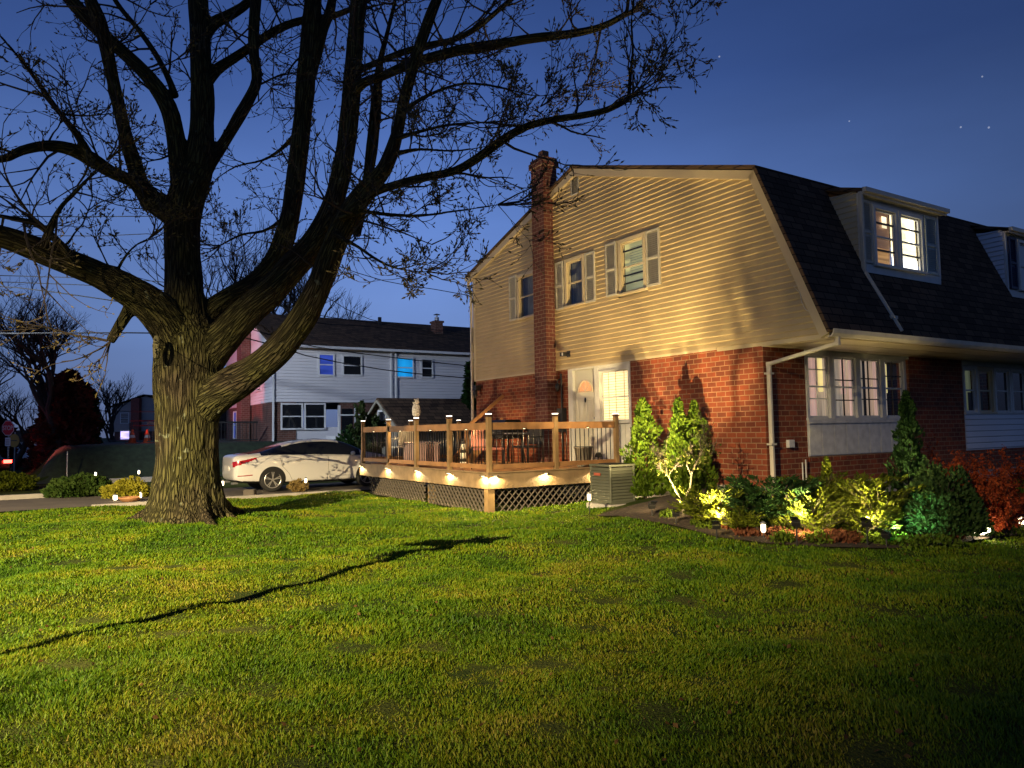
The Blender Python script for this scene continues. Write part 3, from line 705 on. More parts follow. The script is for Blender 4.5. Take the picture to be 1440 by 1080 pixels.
b.build('fanlight_frame', mat('peach_trim', (.75, .60, .42), .4), dr)
b = MB(); b.lathe([(.012, 0), (.03, .01), (.035, .03), (.02, .05)], 12, (0, 0, 0)); b.box(-.02, .02, -.012, .012, -.12, .12)
h_ = MB(); h_.blob((.0, 4.72, 1.72), .03, .03, .03); h_.blob((.02, 4.72, 1.86), .02, .025, .025); h_.build('door_knob', M['steel'], dr, True)
b = MB(); b.blob((.03, 5.04, 2.28), .015, .03, .06); b.build('knocker', M['black'], dr, True)
w = window('x', .03, 3.50, 4.46, 1.79, 2.88, M['white'], .03, glass='clear', meet=.47)
back_sheet('x', .03, 3.46, 4.5, 1.75, 2.92, .10, M['warm_blind'], w, 'lit_blind')
slats('x', .03, 3.52, 4.44, 1.83, 2.85, .045, M['tan_slat'], w, .058, .35)
b = MB()
for s in (3.72, 4.0, 4.24): b.box(.068, .073, s-.008, s+.008, 1.82, 2.86)
b.build('blind_cord', M['tan_slat'], w)
b = MB(); b.box(.02, .12, 3.47, 4.49, .8, 1.72)
for i_ in range(6): b.box(.008, .02, 3.49+i_*.165, 3.64+i_*.165, .84, 1.69)
b.build('panel', M['white'], H)
# electric meter, pipe, security light
b = MB(); b.box(-.14, -.005, 5.72, 5.94, 1.55, 2.12); b.lathe([(.07, -.0), (.08, .05), (.05, .11)], 14, (-.14, 5.83, 1.9), axis='y'); b.tube([(-.06, 5.83, 2.12), (-.06, 5.83, 2.78), (-.05, 5.86, 2.95)], .025, 8); b.tube([(-.06, 5.83, 1.55), (-.06, 5.83, .5)], .02, 8)
b.build('electric_meter', M['plastic'], H, bevel=.005)
b = MB(); b.blob((-.16, 5.85, 2.62), .06, .06, .1); b.tube([(-.05, 5.9, 2.82), (-.16, 5.85, 2.78), (-.16, 5.85, 2.7)], .015, 6); b.build('wall_lantern', M['plastic'], H, True)
b = MB(); b.blob((-.16, 9.8, 2.66), .07, .07, .13); b.box(-.2, -.03, 9.7, 9.9, 2.76, 2.9); b.build('wall_lantern', M['plastic'], H, bevel=.01)
sl = MB(); sl.box(-.06, -.04, 5.47, 5.60, 3.32, 3.46); sl.tube([(-.05, 5.53, 3.4), (-.14, 5.53, 3.38)], .02, 8); sl.box(-.26, -.14, 5.46, 5.60, 3.33, 3.42, 0, None)
slo = sl.build('security_light', M['plastic'], H, bevel=.008)
b = MB(); b.box(-.268, -.26, 5.47, 5.51, 3.34, 3.41); b.build('lens', M['white'], slo)
# bay window on the front
b = MB(); b.box(1.13, 4.5, -.01, .14, 1.05, 1.70)
for i_ in range(9): b.box(1.16+i_*.37, 1.16+i_*.37+.355, -.022, -.01, 1.065, 1.64)
b.box(1.13, 4.5, -.05, -.01, 1.64, 1.70); b.build('panel', M['panel'], H)
b = MB(); b.box(1.13, 4.5, -.02, .12, 2.93, 3.0); b.build('header', M['white'], H)
edges_b = [(1.21, 1.83), (1.98, 2.66), (2.80, 3.48), (3.62, 4.30)]
for i_, (p, q) in enumerate(edges_b):
    w = window('y', .03, p, q, 1.76, 2.88, M['white'], .072, bars_h=((.30, .78), (.28, .62), (.30, .66), (.30, .72))[i_], bars_v=1, glass='clear', proud=.05, barw=.02, mbar=M['plastic'] if i_ else M['white'])
    back_sheet('y', .03, p-.04, q+.04, 1.70, 2.95, .75, M['brownroom'] if i_ == 0 else M['blackroom'], w, 'room_wall')
    if i_ == 0: back_sheet('y', .03, p, q, 1.75, 2.9, .22, M['pink_curtain'], w, 'curtain', .02)
    if i_ > 0: back_sheet('y', .03, p, q, 1.75, 2.92, .36, M['grey_curtain'], w, 'curtain', .03, 50)
    if i_ == 1:
        back_sheet('y', .03, p+.1, q-.1, 1.75, 2.9, .22, M['grey_curtain'], w, 'curtain', .025); back_sheet('y', .03, q-.16, q-.02, 2.2, 2.9, .17, M['pink_curtain'], w, 'curtain', .01, 10)
        back_sheet('y', .03, p+.0, p+.14, 2.25, 2.9, .3, M['lampglow'], w, 'lamp_glow')
    if i_ == 2:
        back_sheet('y', .03, p, p+.24, 1.75, 2.9, .2, M['pink_curtain'], w, 'curtain', .015, 14); back_sheet('y', .03, p+.24, p+.46, 1.75, 2.9, .24, M['grey_curtain'], w, 'curtain', .025, 20)
    if i_ == 3:
        back_sheet('y', .03, p, p+.2, 1.75, 2.9, .2, M['pink_curtain'], w, 'curtain', .015, 14); back_sheet('y', .03, p+.2, p+.5, 1.75, 2.9, .24, M['grey_curtain'], w, 'curtain', .025, 20)
        back_sheet('y', .03, q-.16, q-.03, 2.25, 2.85, .3, M['lampglow'], w, 'lamp_glow')
b = MB(); b.box(.52, .68, -.07, 0, 1.22, 1.36); b.build('outdoor_socket', M['panel'], H, bevel=.012)
b = MB(); b.tube([(.9, -.04, .55), (.9, -.04, .95)], .012, 6); b.tube([(.98, -.05, .55), (.98, -.05, 1.0)], .012, 6); b.build('pipe', M['white'], H)
# the neighbour's windows in the same front wall
for i_, (p, q) in enumerate(((6.70, 7.18), (7.32, 7.92), (8.08, 8.72), (8.88, 9.5), (9.66, 10.3), (10.46, 11.02))):
    w = window('y', .03, p, q, 1.86, 2.80, M['white'] if i_ != 1 else M['trim'], .07, glass='clear' if i_ < 2 else 'dark', meet=.5)
    if i_ < 2: back_sheet('y', .03, p-.03, q+.03, 1.75, 2.9, .45, M['greenroom'], w, 'room_wall', 0); back_sheet('y', .03, p-.03, q+.03, 1.8, 2.3, .2, M['blackroom'], w, 'curtain', .01)
b = MB(); b.box(6.62, 11.1, 0, .12, 1.0, 1.8); clap(b, -.005, 1.02, 1.79, lambda z: (6.63, 11.1), axis='y', step=.13); b.build('panel', M['siding_white'], H)
b = MB(); b.box(6.62, 11.1, .0, .12, 2.88, 3.0); b.build('header', M['white'], H)
# dormers
def dormer(v0, v1, uf, lit, wall_m, face_m):
    zb, zt = 4.30, 5.76
    us = lambda z: EU+(KU-EU)*(z-EZ)/(KZ-EZ)
    b = MB(); th = .08
    for side in (v0, v1-th):
        b.prism([(uf, zb), (us(zb)+.05, zb), (us(zt)+.6, zt+.16), (uf, zt)], side+.002, side+th-.002, 'x')
    f = face_m
    b2 = MB(); b2.box(v0, v1, uf-.02, uf+.06, zb, zb+.17); b2.box(v0-.0, v0+.05, uf-.02, uf+.06, zb+.17, zt); b2.box(v1-.05, v1, uf-.02, uf+.06, zb+.17, zt); b2.box(v0+.05, v1-.05, uf-.02, uf+.06, zt-.08, zt)
    b2.box(v0+.05, v1-.05, uf+.0, uf+.05, zb+.17, zt-.08) if not lit else None
    dm = b2.build('dormer', f, H, bevel=.004)
    b.build('cheek', wall_m, dm)
    for side, sg in ((v0, -1), (v1, 1)):
        b = MB(); clap(b, side, zb, zt+.05, lambda z: (uf+.03, us(z)+.1), sgn=sg); b.build('cheek_siding', wall_m, dm)
    b = MB(); ov = .12
    vs = [(v0-.05, uf-ov, zt-.02), (v1+.10, uf-ov, zt-.02), (v1+.10, KU+.3, zt+.33), (v0-.05, KU+.3, zt+.33)]
    vs += [(x, y, z+.07) for x, y, z in vs]
    b.add(vs, [(0, 3, 2, 1), (4, 5, 6, 7), (0, 1, 5, 4), (1, 2, 6, 5), (2, 3, 7, 6), (3, 0, 4, 7)]); b.build('dormer_roof', M['shingle'], dm)
    b = MB(); b.box(v0-.055, v1+.105, uf-ov-.02, uf-ov, zt-.07, zt+.06); b.box(v0-.05, v1+.1, uf-ov, uf-.021, zt-.05, zt-.03); b.box(v0-.06, v1+.11, uf-ov-.08, uf-ov-.02, zt-.03, zt+.05); b.build('fascia', M['gutter'], dm)
    return dm
dm = dormer(1.75, 4.38, -.80, True, M['trim'], M['white'])
b = MB(); b.box(1.80, 2.12, -.80, -.77, 4.47, 5.68); b.box(3.84, 4.33, -.80, -.77, 4.47, 5.68); b.box(2.12, 3.84, -.80, -.77, 5.60, 5.68); b.build('dormer_wall', M['white'], dm)
def dwin(v0, v1, nm):
    return window('y', -.81, v0, v1, 4.52, 5.53, M['white'], .065, bars_h=(.26, .76), glass='clear', proud=.045, name='window', meet=.5, barw=.03, mbar=M['plastic'])
w = dwin(2.18, 2.84, 0)
back_sheet('y', -.81, 2.14, 2.9, 4.45, 5.6, .14, M['brownroom'], w, 'room_wall'); back_sheet('y', -.81, 2.16, 2.78, 4.48, 4.86, .10, M['orangeroom'], w, 'blind')
back_sheet('y', -.81, 2.62, 2.78, 5.26, 5.48, .11, M['brightroom'], w, 'lamp_glow')
w = dwin(3.0, 3.70, 0)
back_sheet('y', -.81, 2.92, 3.78, 4.76, 5.6, .13, M['brightroom'], w, 'lit_blind'); back_sheet('y', -.81, 2.92, 3.78, 4.45, 4.76, .12, M['whiteroom'], w, 'lit_room')
back_sheet('y', -.81, 3.50, 3.68, 5.0, 5.55, .10, M['whiteroom'], w, 'lit_room')
for a0, a1 in ((1.82, 2.10), (3.87, 4.28)):
    b = MB(); louvres(b, 'y', -.80, a0, a1, 4.50, 5.64); b.build('shutter', M['shutter'] if a0 < 3 else mat('blue_grey_shutter', (.30, .36, .36), .5), H)
dm = dormer(7.10, 9.9, -.80, False, M['siding_white'], M['white'])
b = MB(); louvres(b, 'y', -.82, 7.18, 7.5, 4.50, 5.64); b.build('shutter', mat('navy_shutter', (.02, .025, .06), .5), H)
w = window('y', -.82, 7.62, 8.28, 4.54, 5.56, M['white'], .06, glass='clear'); back_sheet('y', -.82, 7.58, 8.33, 5.05, 5.6, .25, lit_mat('blue_lit_curtain', (.06, .10, .35), .5, var=.6, axis='Z', scale=9), w, 'curtain', .015); back_sheet('y', -.82, 7.58, 8.33, 4.5, 5.05, .25, M['blackroom'], w, 'room_wall')
w = window('y', -.82, 8.43, 9.08, 4.54, 5.56, M['white'], .06)
# dormer downspout lying on the steep roof
us = lambda z: EU+(KU-EU)*(z-EZ)/(KZ-EZ)
b = MB(); n_ = -.10
for p, q in (((1.70, -.88, 5.75), (1.70, -.88, 4.3)), ((1.70, us(4.3)+n_, 4.3), (1.95, us(3.2)+n_, 3.2))): b.beam(p, q, .075, .06)
b.box(1.80, 1.99, us(3.45)+n_-.03, us(3.45)+n_+.05, 3.42, 3.48)
b.build('downspout', M['shutter'], H, bevel=.01)
b = MB(); b.tube([(-.04, -1.02, 3.42), (-.05, -.92, 3.5), (-.05, -.86, 3.62), (-.05, -.83, 3.78), (-.1, -.75, 3.9), (.1, -.97, 3.95), (.22, -1.02, 3.97)], .006, 5); b.build('cable', M['white'], H)

# ------------------------------------------------------------------ deck (local frame of the house grid)
DZ = .80; DV = -3.35; D0 = 3.75; D1 = 10.45
D = thing('wooden_deck', 'raised wooden deck with black balusters, lattice skirt and small lights beside the house', 'deck', (CX, CY, 0), ROT)
b = MB(); u = D0
while u < D1-.05:
    b.box(DV+.04, -.06, u, u+.137, DZ-.03, DZ+.004*math.sin(u*7)); u += .143
b.build('deck_floor', M['deck'], D, bevel=.004)
b = MB(); b.box(DV, DV+.04, D0-.0, D1, DZ-.30, DZ-.005); b.box(DV+.04, -.06, D0-.005, D0+.035, DZ-.30, DZ-.008); b.box(DV+.04, -.06, D1-.04, D1, DZ-.3, DZ-.008)
b.box(DV-.03, DV+.06, D0-.03, D1, DZ-.004, DZ+.022); b.box(DV+.06, -.06, D0-.03, D0+.06, DZ-.004, DZ+.021)
b.build('fascia', M['deck_grey'], D, bevel=.004)
b = MB()
for u in np.arange(D0+.4, D1, .4): b.box(DV+.05, -.1, u, u+.04, DZ-.26, DZ-.035)
b.build('joist', M['deck_grey'], D)
for (v, u) in ((DV+.07, D0+.09), (DV+.25, D0+2.9), (DV+.25, D0+6.2), (-.5, D0+.15)):
    p = loc(v, u); g = hz(p.x, p.y); b = MB(); b.box(v-.075, v+.075, u-.075, u+.075, g-.1, DZ-.302); b.build('support_post', M['post_wood'], D, bevel=.005)
posts = [(DV+.06, D0+.06), (DV+.06, D0+1.68), (DV+.06, D0+3.3), (DV+.06, D0+4.9), (DV+.06, D1-.1), (-1.72, D0+.06), (-.12, D0+.06), (-1.9, D1-.08), (-.4, D1-.08)]
cap_m = mat('copper_post_cap', (.10, .05, .03), .4, .1, metal=.6)
for i_, (v, u) in enumerate(posts):
    b = MB(); b.box(v-.045, v+.045, u-.045, u+.045, DZ+.006, DZ+1.08); po = b.build('rail_post', M['post_wood'], D, bevel=.006)
    b = MB(); b.box(v-.06, v+.06, u-.06, u+.06, DZ+1.081, DZ+1.10); b.box(v-.04, v+.04, u-.04, u+.04, DZ+1.10, DZ+1.125)
    b.box(v-.065, v+.065, u-.065, u+.065, DZ+1.145, DZ+1.155); b.build('post_cap', cap_m, po)
    b = MB(); b.box(v-.045, v+.045, u-.045, u+.045, DZ+1.126, DZ+1.144); b.build('cap_lens', M['bulb_soft'], po)
def railing(v0, u0, v1, u1):
    L = math.hypot(v1-v0, u1-u0); dv, du = (v1-v0)/L, (u1-u0)/L
    for nm, z, h_ in (('top_rail', DZ+.90, .14), ('bottom_rail', DZ+.12, .09)):
        b = MB(); b.beam((v0, u0, z), (v1, u1, z), .04, h_); b.build(nm, M['deck'], D, bevel=.004)
    b = MB(); n_ = int(L/.115)
    for i_ in range(1, n_):
        t = i_*L/n_; b.tube([(v0+dv*t, u0+du*t, DZ+.15), (v0+dv*t, u0+du*t, DZ+.84)], .0095, 6)
    b.build('balusters', M['black'], D, True)
railn = [(0, 1), (1, 2), (2, 3), (3, 4), (0, 5), (5, 6), (4, 7), (7, 8)]
for a_, c_ in railn:
    (v0, u0), (v1, u1) = posts[a_], posts[c_]; L = math.hypot(v1-v0, u1-u0); o = .048
    railing(v0+(v1-v0)/L*o, u0+(u1-u0)/L*o, v1-(v1-v0)/L*o, u1-(u1-u0)/L*o)
def lattice(b, s0, s1, fn):
    """diagonal slats between s0 and s1; fn(s, z, off) -> point; clipped to local ground"""
    z1 = DZ-.31
    for sg, off in ((1, 0), (-1, .012)):
        s = s0-1.0
        while s < s1+1.0:
            za = .04; L = z1-za
            p0, p1 = (s, za), (s+L, z1)
            if sg < 0: p0, p1 = (s+L, za), (s, z1)
            # clip to [s0, s1]
            def lerp(t): return (p0[0]+(p1[0]-p0[0])*t, p0[1]+(p1[1]-p0[1])*t)
            ts = []
            for lim in (s0, s1):
                t = (lim-p0[0])/(p1[0]-p0[0]); ts.append(t)
            t0 = max(0, min(ts)); t1 = min(1, max(ts))
            if t1-t0 > .02:
                a_ = lerp(t0); c_ = lerp(t1); b.beam(fn(a_[0], a_[1], off), fn(c_[0], c_[1], off), .01, .034, up=fn(0, 0, 1)-fn(0, 0, 0))
            s += .15
def lat_panel(kind, s0, s1):
    b = MB()
    if kind == 'left': lattice(b, s0, s1, lambda s, z, o: Vector((DV+.1+o, s, z)))
    else: lattice(b, s0, s1, lambda s, z, o: Vector((s, D0+.1+o, z)))
    b.build('lattice_panel', M['lattice'], D)
lat_panel('left', D0+.1, D0+2.8); lat_panel('left', D0+2.95, D0+6.2); lat_panel('front', DV+.1, -.75)
# fascia lights (parts of the deck), rail lights
li = 0
for i_, (v, u, ax) in enumerate([(DV, D0+.12, 'x'), (DV, D0+1.55, 'x'), (DV, D0+3.1, 'x'), (DV, D0+4.8, 'x'), (DV, D1-.15, 'x'), (DV+.12, D0-.005, 'y'), (DV+1.3, D0-.005, 'y'), (DV+2.6, D0-.005, 'y')]):
    b = MB(); o = (-1, 0) if ax == 'x' else (0, -1)
    c = Vector((v+o[0]*.05, u+o[1]*.05, DZ-.035))
    if ax == 'x': b.box(c.x-.045, c.x+.035, c.y-.055, c.y+.055, c.z-.012, c.z)
    else: b.box(c.x-.055, c.x+.055, c.y-.045, c.y+.035, c.z-.012, c.z)
    fx = b.build('fascia_light', M['plastic'], D, bevel=.003)
    b = MB(); b.box(c.x-.022, c.x+.022, c.y-.022, c.y+.022, c.z-.022, c.z-.013); b.build('lens', M['bulb'], fx)
    lamp('SPOT', D, (c.x, c.y, c.z-.03), 56.0, (1, .76, .36), .012, (o[0]*.05, o[1]*.05, -1), 165, .25)
mids = [((posts[a_][0]+posts[c_][0])/2, (posts[a_][1]+posts[c_][1])/2, 'x' if a_ < 4 and c_ < 5 else 'y') for a_, c_ in railn[:6]]
for (v, u, ax) in mids:
    b = MB(); o = (-1, 0) if ax == 'x' else (0, -1); c = Vector((v+o[0]*.045, u+o[1]*.045, DZ+.85))
    b.box(c.x-.04, c.x+.04, c.y-.04, c.y+.04, c.z-.004, c.z+.008); fx = b.build('rail_light', M['plastic'], D)
    b = MB(); b.box(c.x-.014, c.x+.014, c.y-.014, c.y+.014, c.z-.010, c.z-.005); b.build('lens', M['bulb'], fx)
    lamp('SPOT', D, (c.x, c.y, c.z-.012), 8, (1, .85, .55), .01, (0, 0, -1), 60, .8)
for (v, u) in ((DV+.35, D0+1.7), (DV+.35, D0+4.6), (-1.7, D0+.4), (-.6, D0+4.4)):   # fixtureless point lamps stand in for rail light on the inner side
    lamp('POINT', D, (v, u, DZ+.75), 30.0, (1, .62, .25), .05)
# stairs up from the far side
b = MB()
b.beam((-1.2, 9.2, DZ+.02), (-.1, 9.2, DZ+1.1), .04, .2); b.beam((-1.2, 8.4, DZ+.02), (-.1, 8.4, DZ+1.1), .04, .2)
for i_ in range(5): b.box(-1.15+i_*.22, -.9+i_*.22, 8.42, 9.18, DZ+.16+i_*.2, DZ+.20+i_*.2)
b.box(-1.3, -1.21, 8.36, 8.44, DZ, DZ+.95); b.beam((-1.25, 8.4, DZ+.9), (-.1, 8.4, DZ+1.75), .04, .09); b.build('stair', M['deck'], D, bevel=.004)

def at(v, u, z=0): return loc(v, u, z)
# things standing on the deck
t = thing('patio_table', 'round black metal patio table on the deck', 'table', at(-1.75, 5.6, DZ+.006), ROT)
b = MB(); b.lathe([(.02, .70), (.5, .70), (.51, .715), (.5, .73), (.02, .73)], 28); b.build('tabletop', M['black'], t)
for k_ in range(4):
    a_ = math.pi/4+k_*math.pi/2; b = MB(); b.tube([(.42*math.cos(a_), .42*math.sin(a_), 0), (.30*math.cos(a_), .30*math.sin(a_), .7)], .014, 8); b.build('leg', M['black'], t, True)
def chair(name, label, p, rz, frame_m, seat_m, group):
    t = thing(name, label, 'chair', p, rz, group)
    b = MB(); b.box(-.24, .24, -.24, .24, .40, .45); b.build('seat', seat_m, t, bevel=.02)
    b = MB(); b.box(-.24, .24, .22, .27, .47, .95); b.build('backrest', seat_m, t, bevel=.03)
    for x in (-.24, .24):
        b = MB(); b.tube([(x, -.24, 0), (x, -.24, .42)], .014, 8); b.build('leg', frame_m, t, True)
        b = MB(); b.tube([(x, .26, 0), (x, .25, .45), (x, .29, .97)], .014, 8); b.build('leg', frame_m, t, True)
        b = MB(); b.tube([(x*1.06, -.24, .42), (x*1.06, -.24, .64), (x*1.06, .27, .66)], .014, 8); b.build('armrest', frame_m, t, True)
    return t
pinkc = mat('dusty_pink_fabric', (.45, .16, .12), .8)
whitep = mat('white_resin', (.62, .62, .55), .4, .05)
chair('patio_chair', 'patio chair with dusty pink cushions behind the corner post of the deck', at(-2.55, 5.1, DZ+.006), ROT+R(100), M['black'], pinkc, 'patio chairs on the deck')
chair('patio_chair', 'black patio chair between the round table and the brick wall', at(-.95, 6.0, DZ+.006), ROT-R(80), M['black'], M['plastic'], 'patio chairs on the deck')
chair('patio_chair', 'white patio chair at the far left end of the deck', at(-2.5, 9.7, DZ+.006), ROT+R(190), whitep, whitep, 'patio chairs on the deck')
t = thing('planter', 'tall grey planter standing in front of the cream door panel', 'planter', at(-.75, 4.15, DZ+.006), ROT)
b = MB(); b.lathe([(.13, 0), (.145, .02), (.19, .40), (.205, .405), (.205, .44), (.17, .44), (.165, .40)], 22); b.build('pot', mat('grey_pot', (.16, .15, .12), .6, .15), t, True)
b = MB(); b.lathe([(.02, .40), (.16, .41)], 18); b.build('earth', M['soil'], t)
t = thing('garden_lantern', 'small dark lantern beside the grey planter on the deck', 'lantern', at(-.38, 4.1, DZ+.006), ROT)
b = MB(); b.box(-.06, .06, -.06, .06, 0, .03); b.box(-.06, .06, -.06, .06, .2, .22); b.prism([(-.06, .22), (.06, .22), (0, .30)], -.06, .06, 'x')
for x in (-.055, .055):
    for y in (-.055, .055): b.box(x-.006, x+.006, y-.006, y+.006, .03, .2)
b.build('frame', M['plastic'], t); b = MB(); b.lathe([(.02, .03), (.02, .12)], 10); b.build('candle', whitep, t)
t = thing('storage_bin', 'dusky pink slatted storage bin behind the left railing', 'bin', at(-2.75, 7.9, DZ+.006), ROT)
b = MB(); b.box(-.27, .27, -.42, .42, .02, .52); b.build('body', mat('mauve_resin', (.30, .20, .20), .6), t, bevel=.01)
b = MB(); b.box(-.29, .29, -.44, .44, .525, .57); b.build('lid', mat('mauve_lid', (.25, .17, .17), .5), t, bevel=.015)
b = MB()
for i_ in range(12): b.box(-.282, -.271, -.40+i_*.07, -.35+i_*.07, .05, .5)
b.build('slats', mat('mauve_slat', (.33, .23, .22), .6), t)
t = thing('barbecue_grill', 'black barbecue grill against the house wall on the deck', 'grill', at(-.6, 7.5, DZ+.006), ROT)
b = MB(); b.prism([(-.3, .75), (.3, .75), (.3, .95), (.2, 1.08), (-.2, 1.08), (-.3, .95)], -.35, .35, 'y'); b.build('lid', M['black'], t, bevel=.02)
b = MB(); b.box(-.3, .3, -.35, .35, .6, .745); b.build('firebox', M['black'], t); b = MB(); b.box(-.28, .28, -.62, -.36, .72, .75); b.box(-.28, .28, .36, .62, .72, .75); b.build('side_shelf', M['steel'], t)
for x in (-.27, .27):
    for y in (-.32, .32): b = MB(); b.box(x-.02, x+.02, y-.02, y+.02, 0, .6); b.build('leg', M['black'], t)
t = thing('garden_totem', 'white and black striped lighthouse ornament on the deck near the corner post', 'ornament', at(-2.6, 6.1, DZ+.006), ROT)
b = MB()
for k_ in range(3): b.lathe([(.075-.008*k_, k_*.2), (.07-.008*k_, k_*.2+.13)], 14)
b.build('white_band', whitep, t, True); b = MB()
for k_ in range(3): b.lathe([(.071-.008*k_, k_*.2+.13), (.067-.008*k_, k_*.2+.2)], 14)
b.lathe([(.05, .6), (.01, .68)], 14); b.build('black_band', M['plastic'], t, True)
# figurine on the third rail post from the corner
t = thing('owl_figurine', 'pale owl shaped figurine sitting on top of a deck rail post', 'figurine', at(posts[2][0], posts[2][1], DZ+1.157), ROT)
b = MB(); b.lathe([(.05, 0), (.085, .05), (.095, .15), (.08, .25), (.06, .29)], 14); b.blob((0, 0, .34), .075, .075, .075)
b.add([(-.06, -.01, .38), (-.03, -.01, .40), (-.055, 0, .46)], [(0, 1, 2)]); b.add([(.06, -.01, .38), (.03, -.01, .40), (.055, 0, .46)], [(0, 2, 1)])
b.build('body', mat('speckled_white', (.45, .42, .40), .7, .6, 22), t, True)
b = MB(); b.blob((-.06, -.03, .36), .025, .025, .025); b.blob((-.06, .03, .36), .025, .025, .025); b.build('eyes', M['plastic'], t, True)
b = MB(); b.tube([(0, 0, -.1), (0, 0, .02)], .03, 8)

# ------------------------------------------------------------------ air conditioner
p = at(-1.42, 2.42); gz = max(hz(*at(-1.7, 2.1).xy), hz(*at(-1.1, 2.7).xy))
t = thing('air_conditioner', 'boxy grey green air conditioner with louvred sides at the end of the deck', 'air conditioner', (p.x, p.y, gz), ROT)
w_ = .30
b = MB(); b.box(-.36, .36, -.36, .36, -.12, .03); b.build('base_pad', M['concrete'], t, bevel=.01)
b = MB(); b.box(-w_+.03, w_-.03, -w_+.03, w_-.03, .04, .70); b.build('core', M['plastic'], t)
b = MB()
for x in (-1, 1):
    for y in (-1, 1): b.box(min(x*w_, x*(w_-.035)), max(x*w_, x*(w_-.035)), min(y*w_, y*(w_-.035)), max(y*w_, y*(w_-.035)), .032, .72)
b.box(-w_-.01, w_+.01, -w_-.01, w_+.01, .72, .76); b.box(-w_, w_, -w_, w_, .031, .07); b.build('cabinet', M['ac'], t, bevel=.008)
b = MB()
for k_ in range(11):
    z = .085+k_*.057
    for ax in (0, 1):
        for sg in (-1, 1):
            o0, o1 = sg*(w_-.004), sg*(w_-.03); e0, e1 = -w_+.036, w_-.036
            q = [(o0, e0, z), (o0, e1, z), (o1, e1, z+.04), (o1, e0, z+.04), (o0, e0, z-.012), (o0, e1, z-.012)]
            if ax: q = [(y, x, zz_) for x, y, zz_ in q]
            b.add(q, [(0, 1, 2, 3), (4, 5, 1, 0)])
b.build('louvres', M['ac'], t)
b = MB(); b.box(-w_-.014, -w_+.0, -.02, .16, .55, .60); b.build('badge', mat('red_badge', (.30, .07, .04), .5), t)
b = MB()
for r in (.06, .11, .16, .21, .26): b.tube([(r*math.cos(a_), r*math.sin(a_), .765) for a_ in np.linspace(0, 2*math.pi, 25)], .004, 5)
b.build('fan_guard', M['black'], t)
b = MB(); b.tube([(w_+.0, .1, .45), (w_+.12, .12, .5), (w_+.3, .16, .45), (w_+.9, .3, .4)], .03, 8); b.build('refrigerant_line', M['plastic'], t, True)
# dark gravel pan and old plank between the arborvitae
t = thing('wooden_gate_panel', 'pale upright slatted panel against the brick between the two tall evergreens', 'panel', at(-.42, 1.45, hz(*at(-.42, 1.45).xy)), ROT+R(90))
b = MB()
for k_ in range(7): b.box(-.42+k_*.12, -.42+k_*.12+.10, -.015, .0, .05, .82)
b.build('slats', M['lattice'], t); b = MB(); b.box(-.42, .4, -.0, .02, .15, .22); b.box(-.42, .4, .0, .02, .65, .72); b.build('crossbar', M['lattice'], t)

# ------------------------------------------------------------------ car
def surf_profile():
    # x along the car (rear = 0, nose = 4.84): roofline, belt, sill, half widths
    X = [0.0, .06, .18, .40, .75, 1.05, 1.35, 1.75, 2.2, 2.65, 3.05, 3.4, 3.65, 3.95, 4.3, 4.6, 4.78, 4.84]
    top = [.93, 1.02, 1.05, 1.075, 1.11, 1.20, 1.30, 1.405, 1.45, 1.455, 1.41, 1.29, 1.16, 1.03, .97, .90, .80, .68]
    belt = [.86, .93, .97, 1.0, 1.01, 1.005, 1.0, .985, .97, .955, .94, .93, .925, .92, .89, .82, .72, .62]
    sill = [.42, .32, .27, .25, .24, .22, .20, .19, .19, .19, .19, .19, .20, .21, .22, .22, .24, .32]
    hw = [.70, .80, .86, .90, .92, .925, .925, .925, .925, .925, .92, .92, .915, .91, .89, .83, .72, .58]
    rw = [.62, .70, .72, .70, .66, .62, .60, .585, .58, .58, .585, .62, .67, .74, .74, .68, .58, .48]
    return X, top, belt, sill, hw, rw
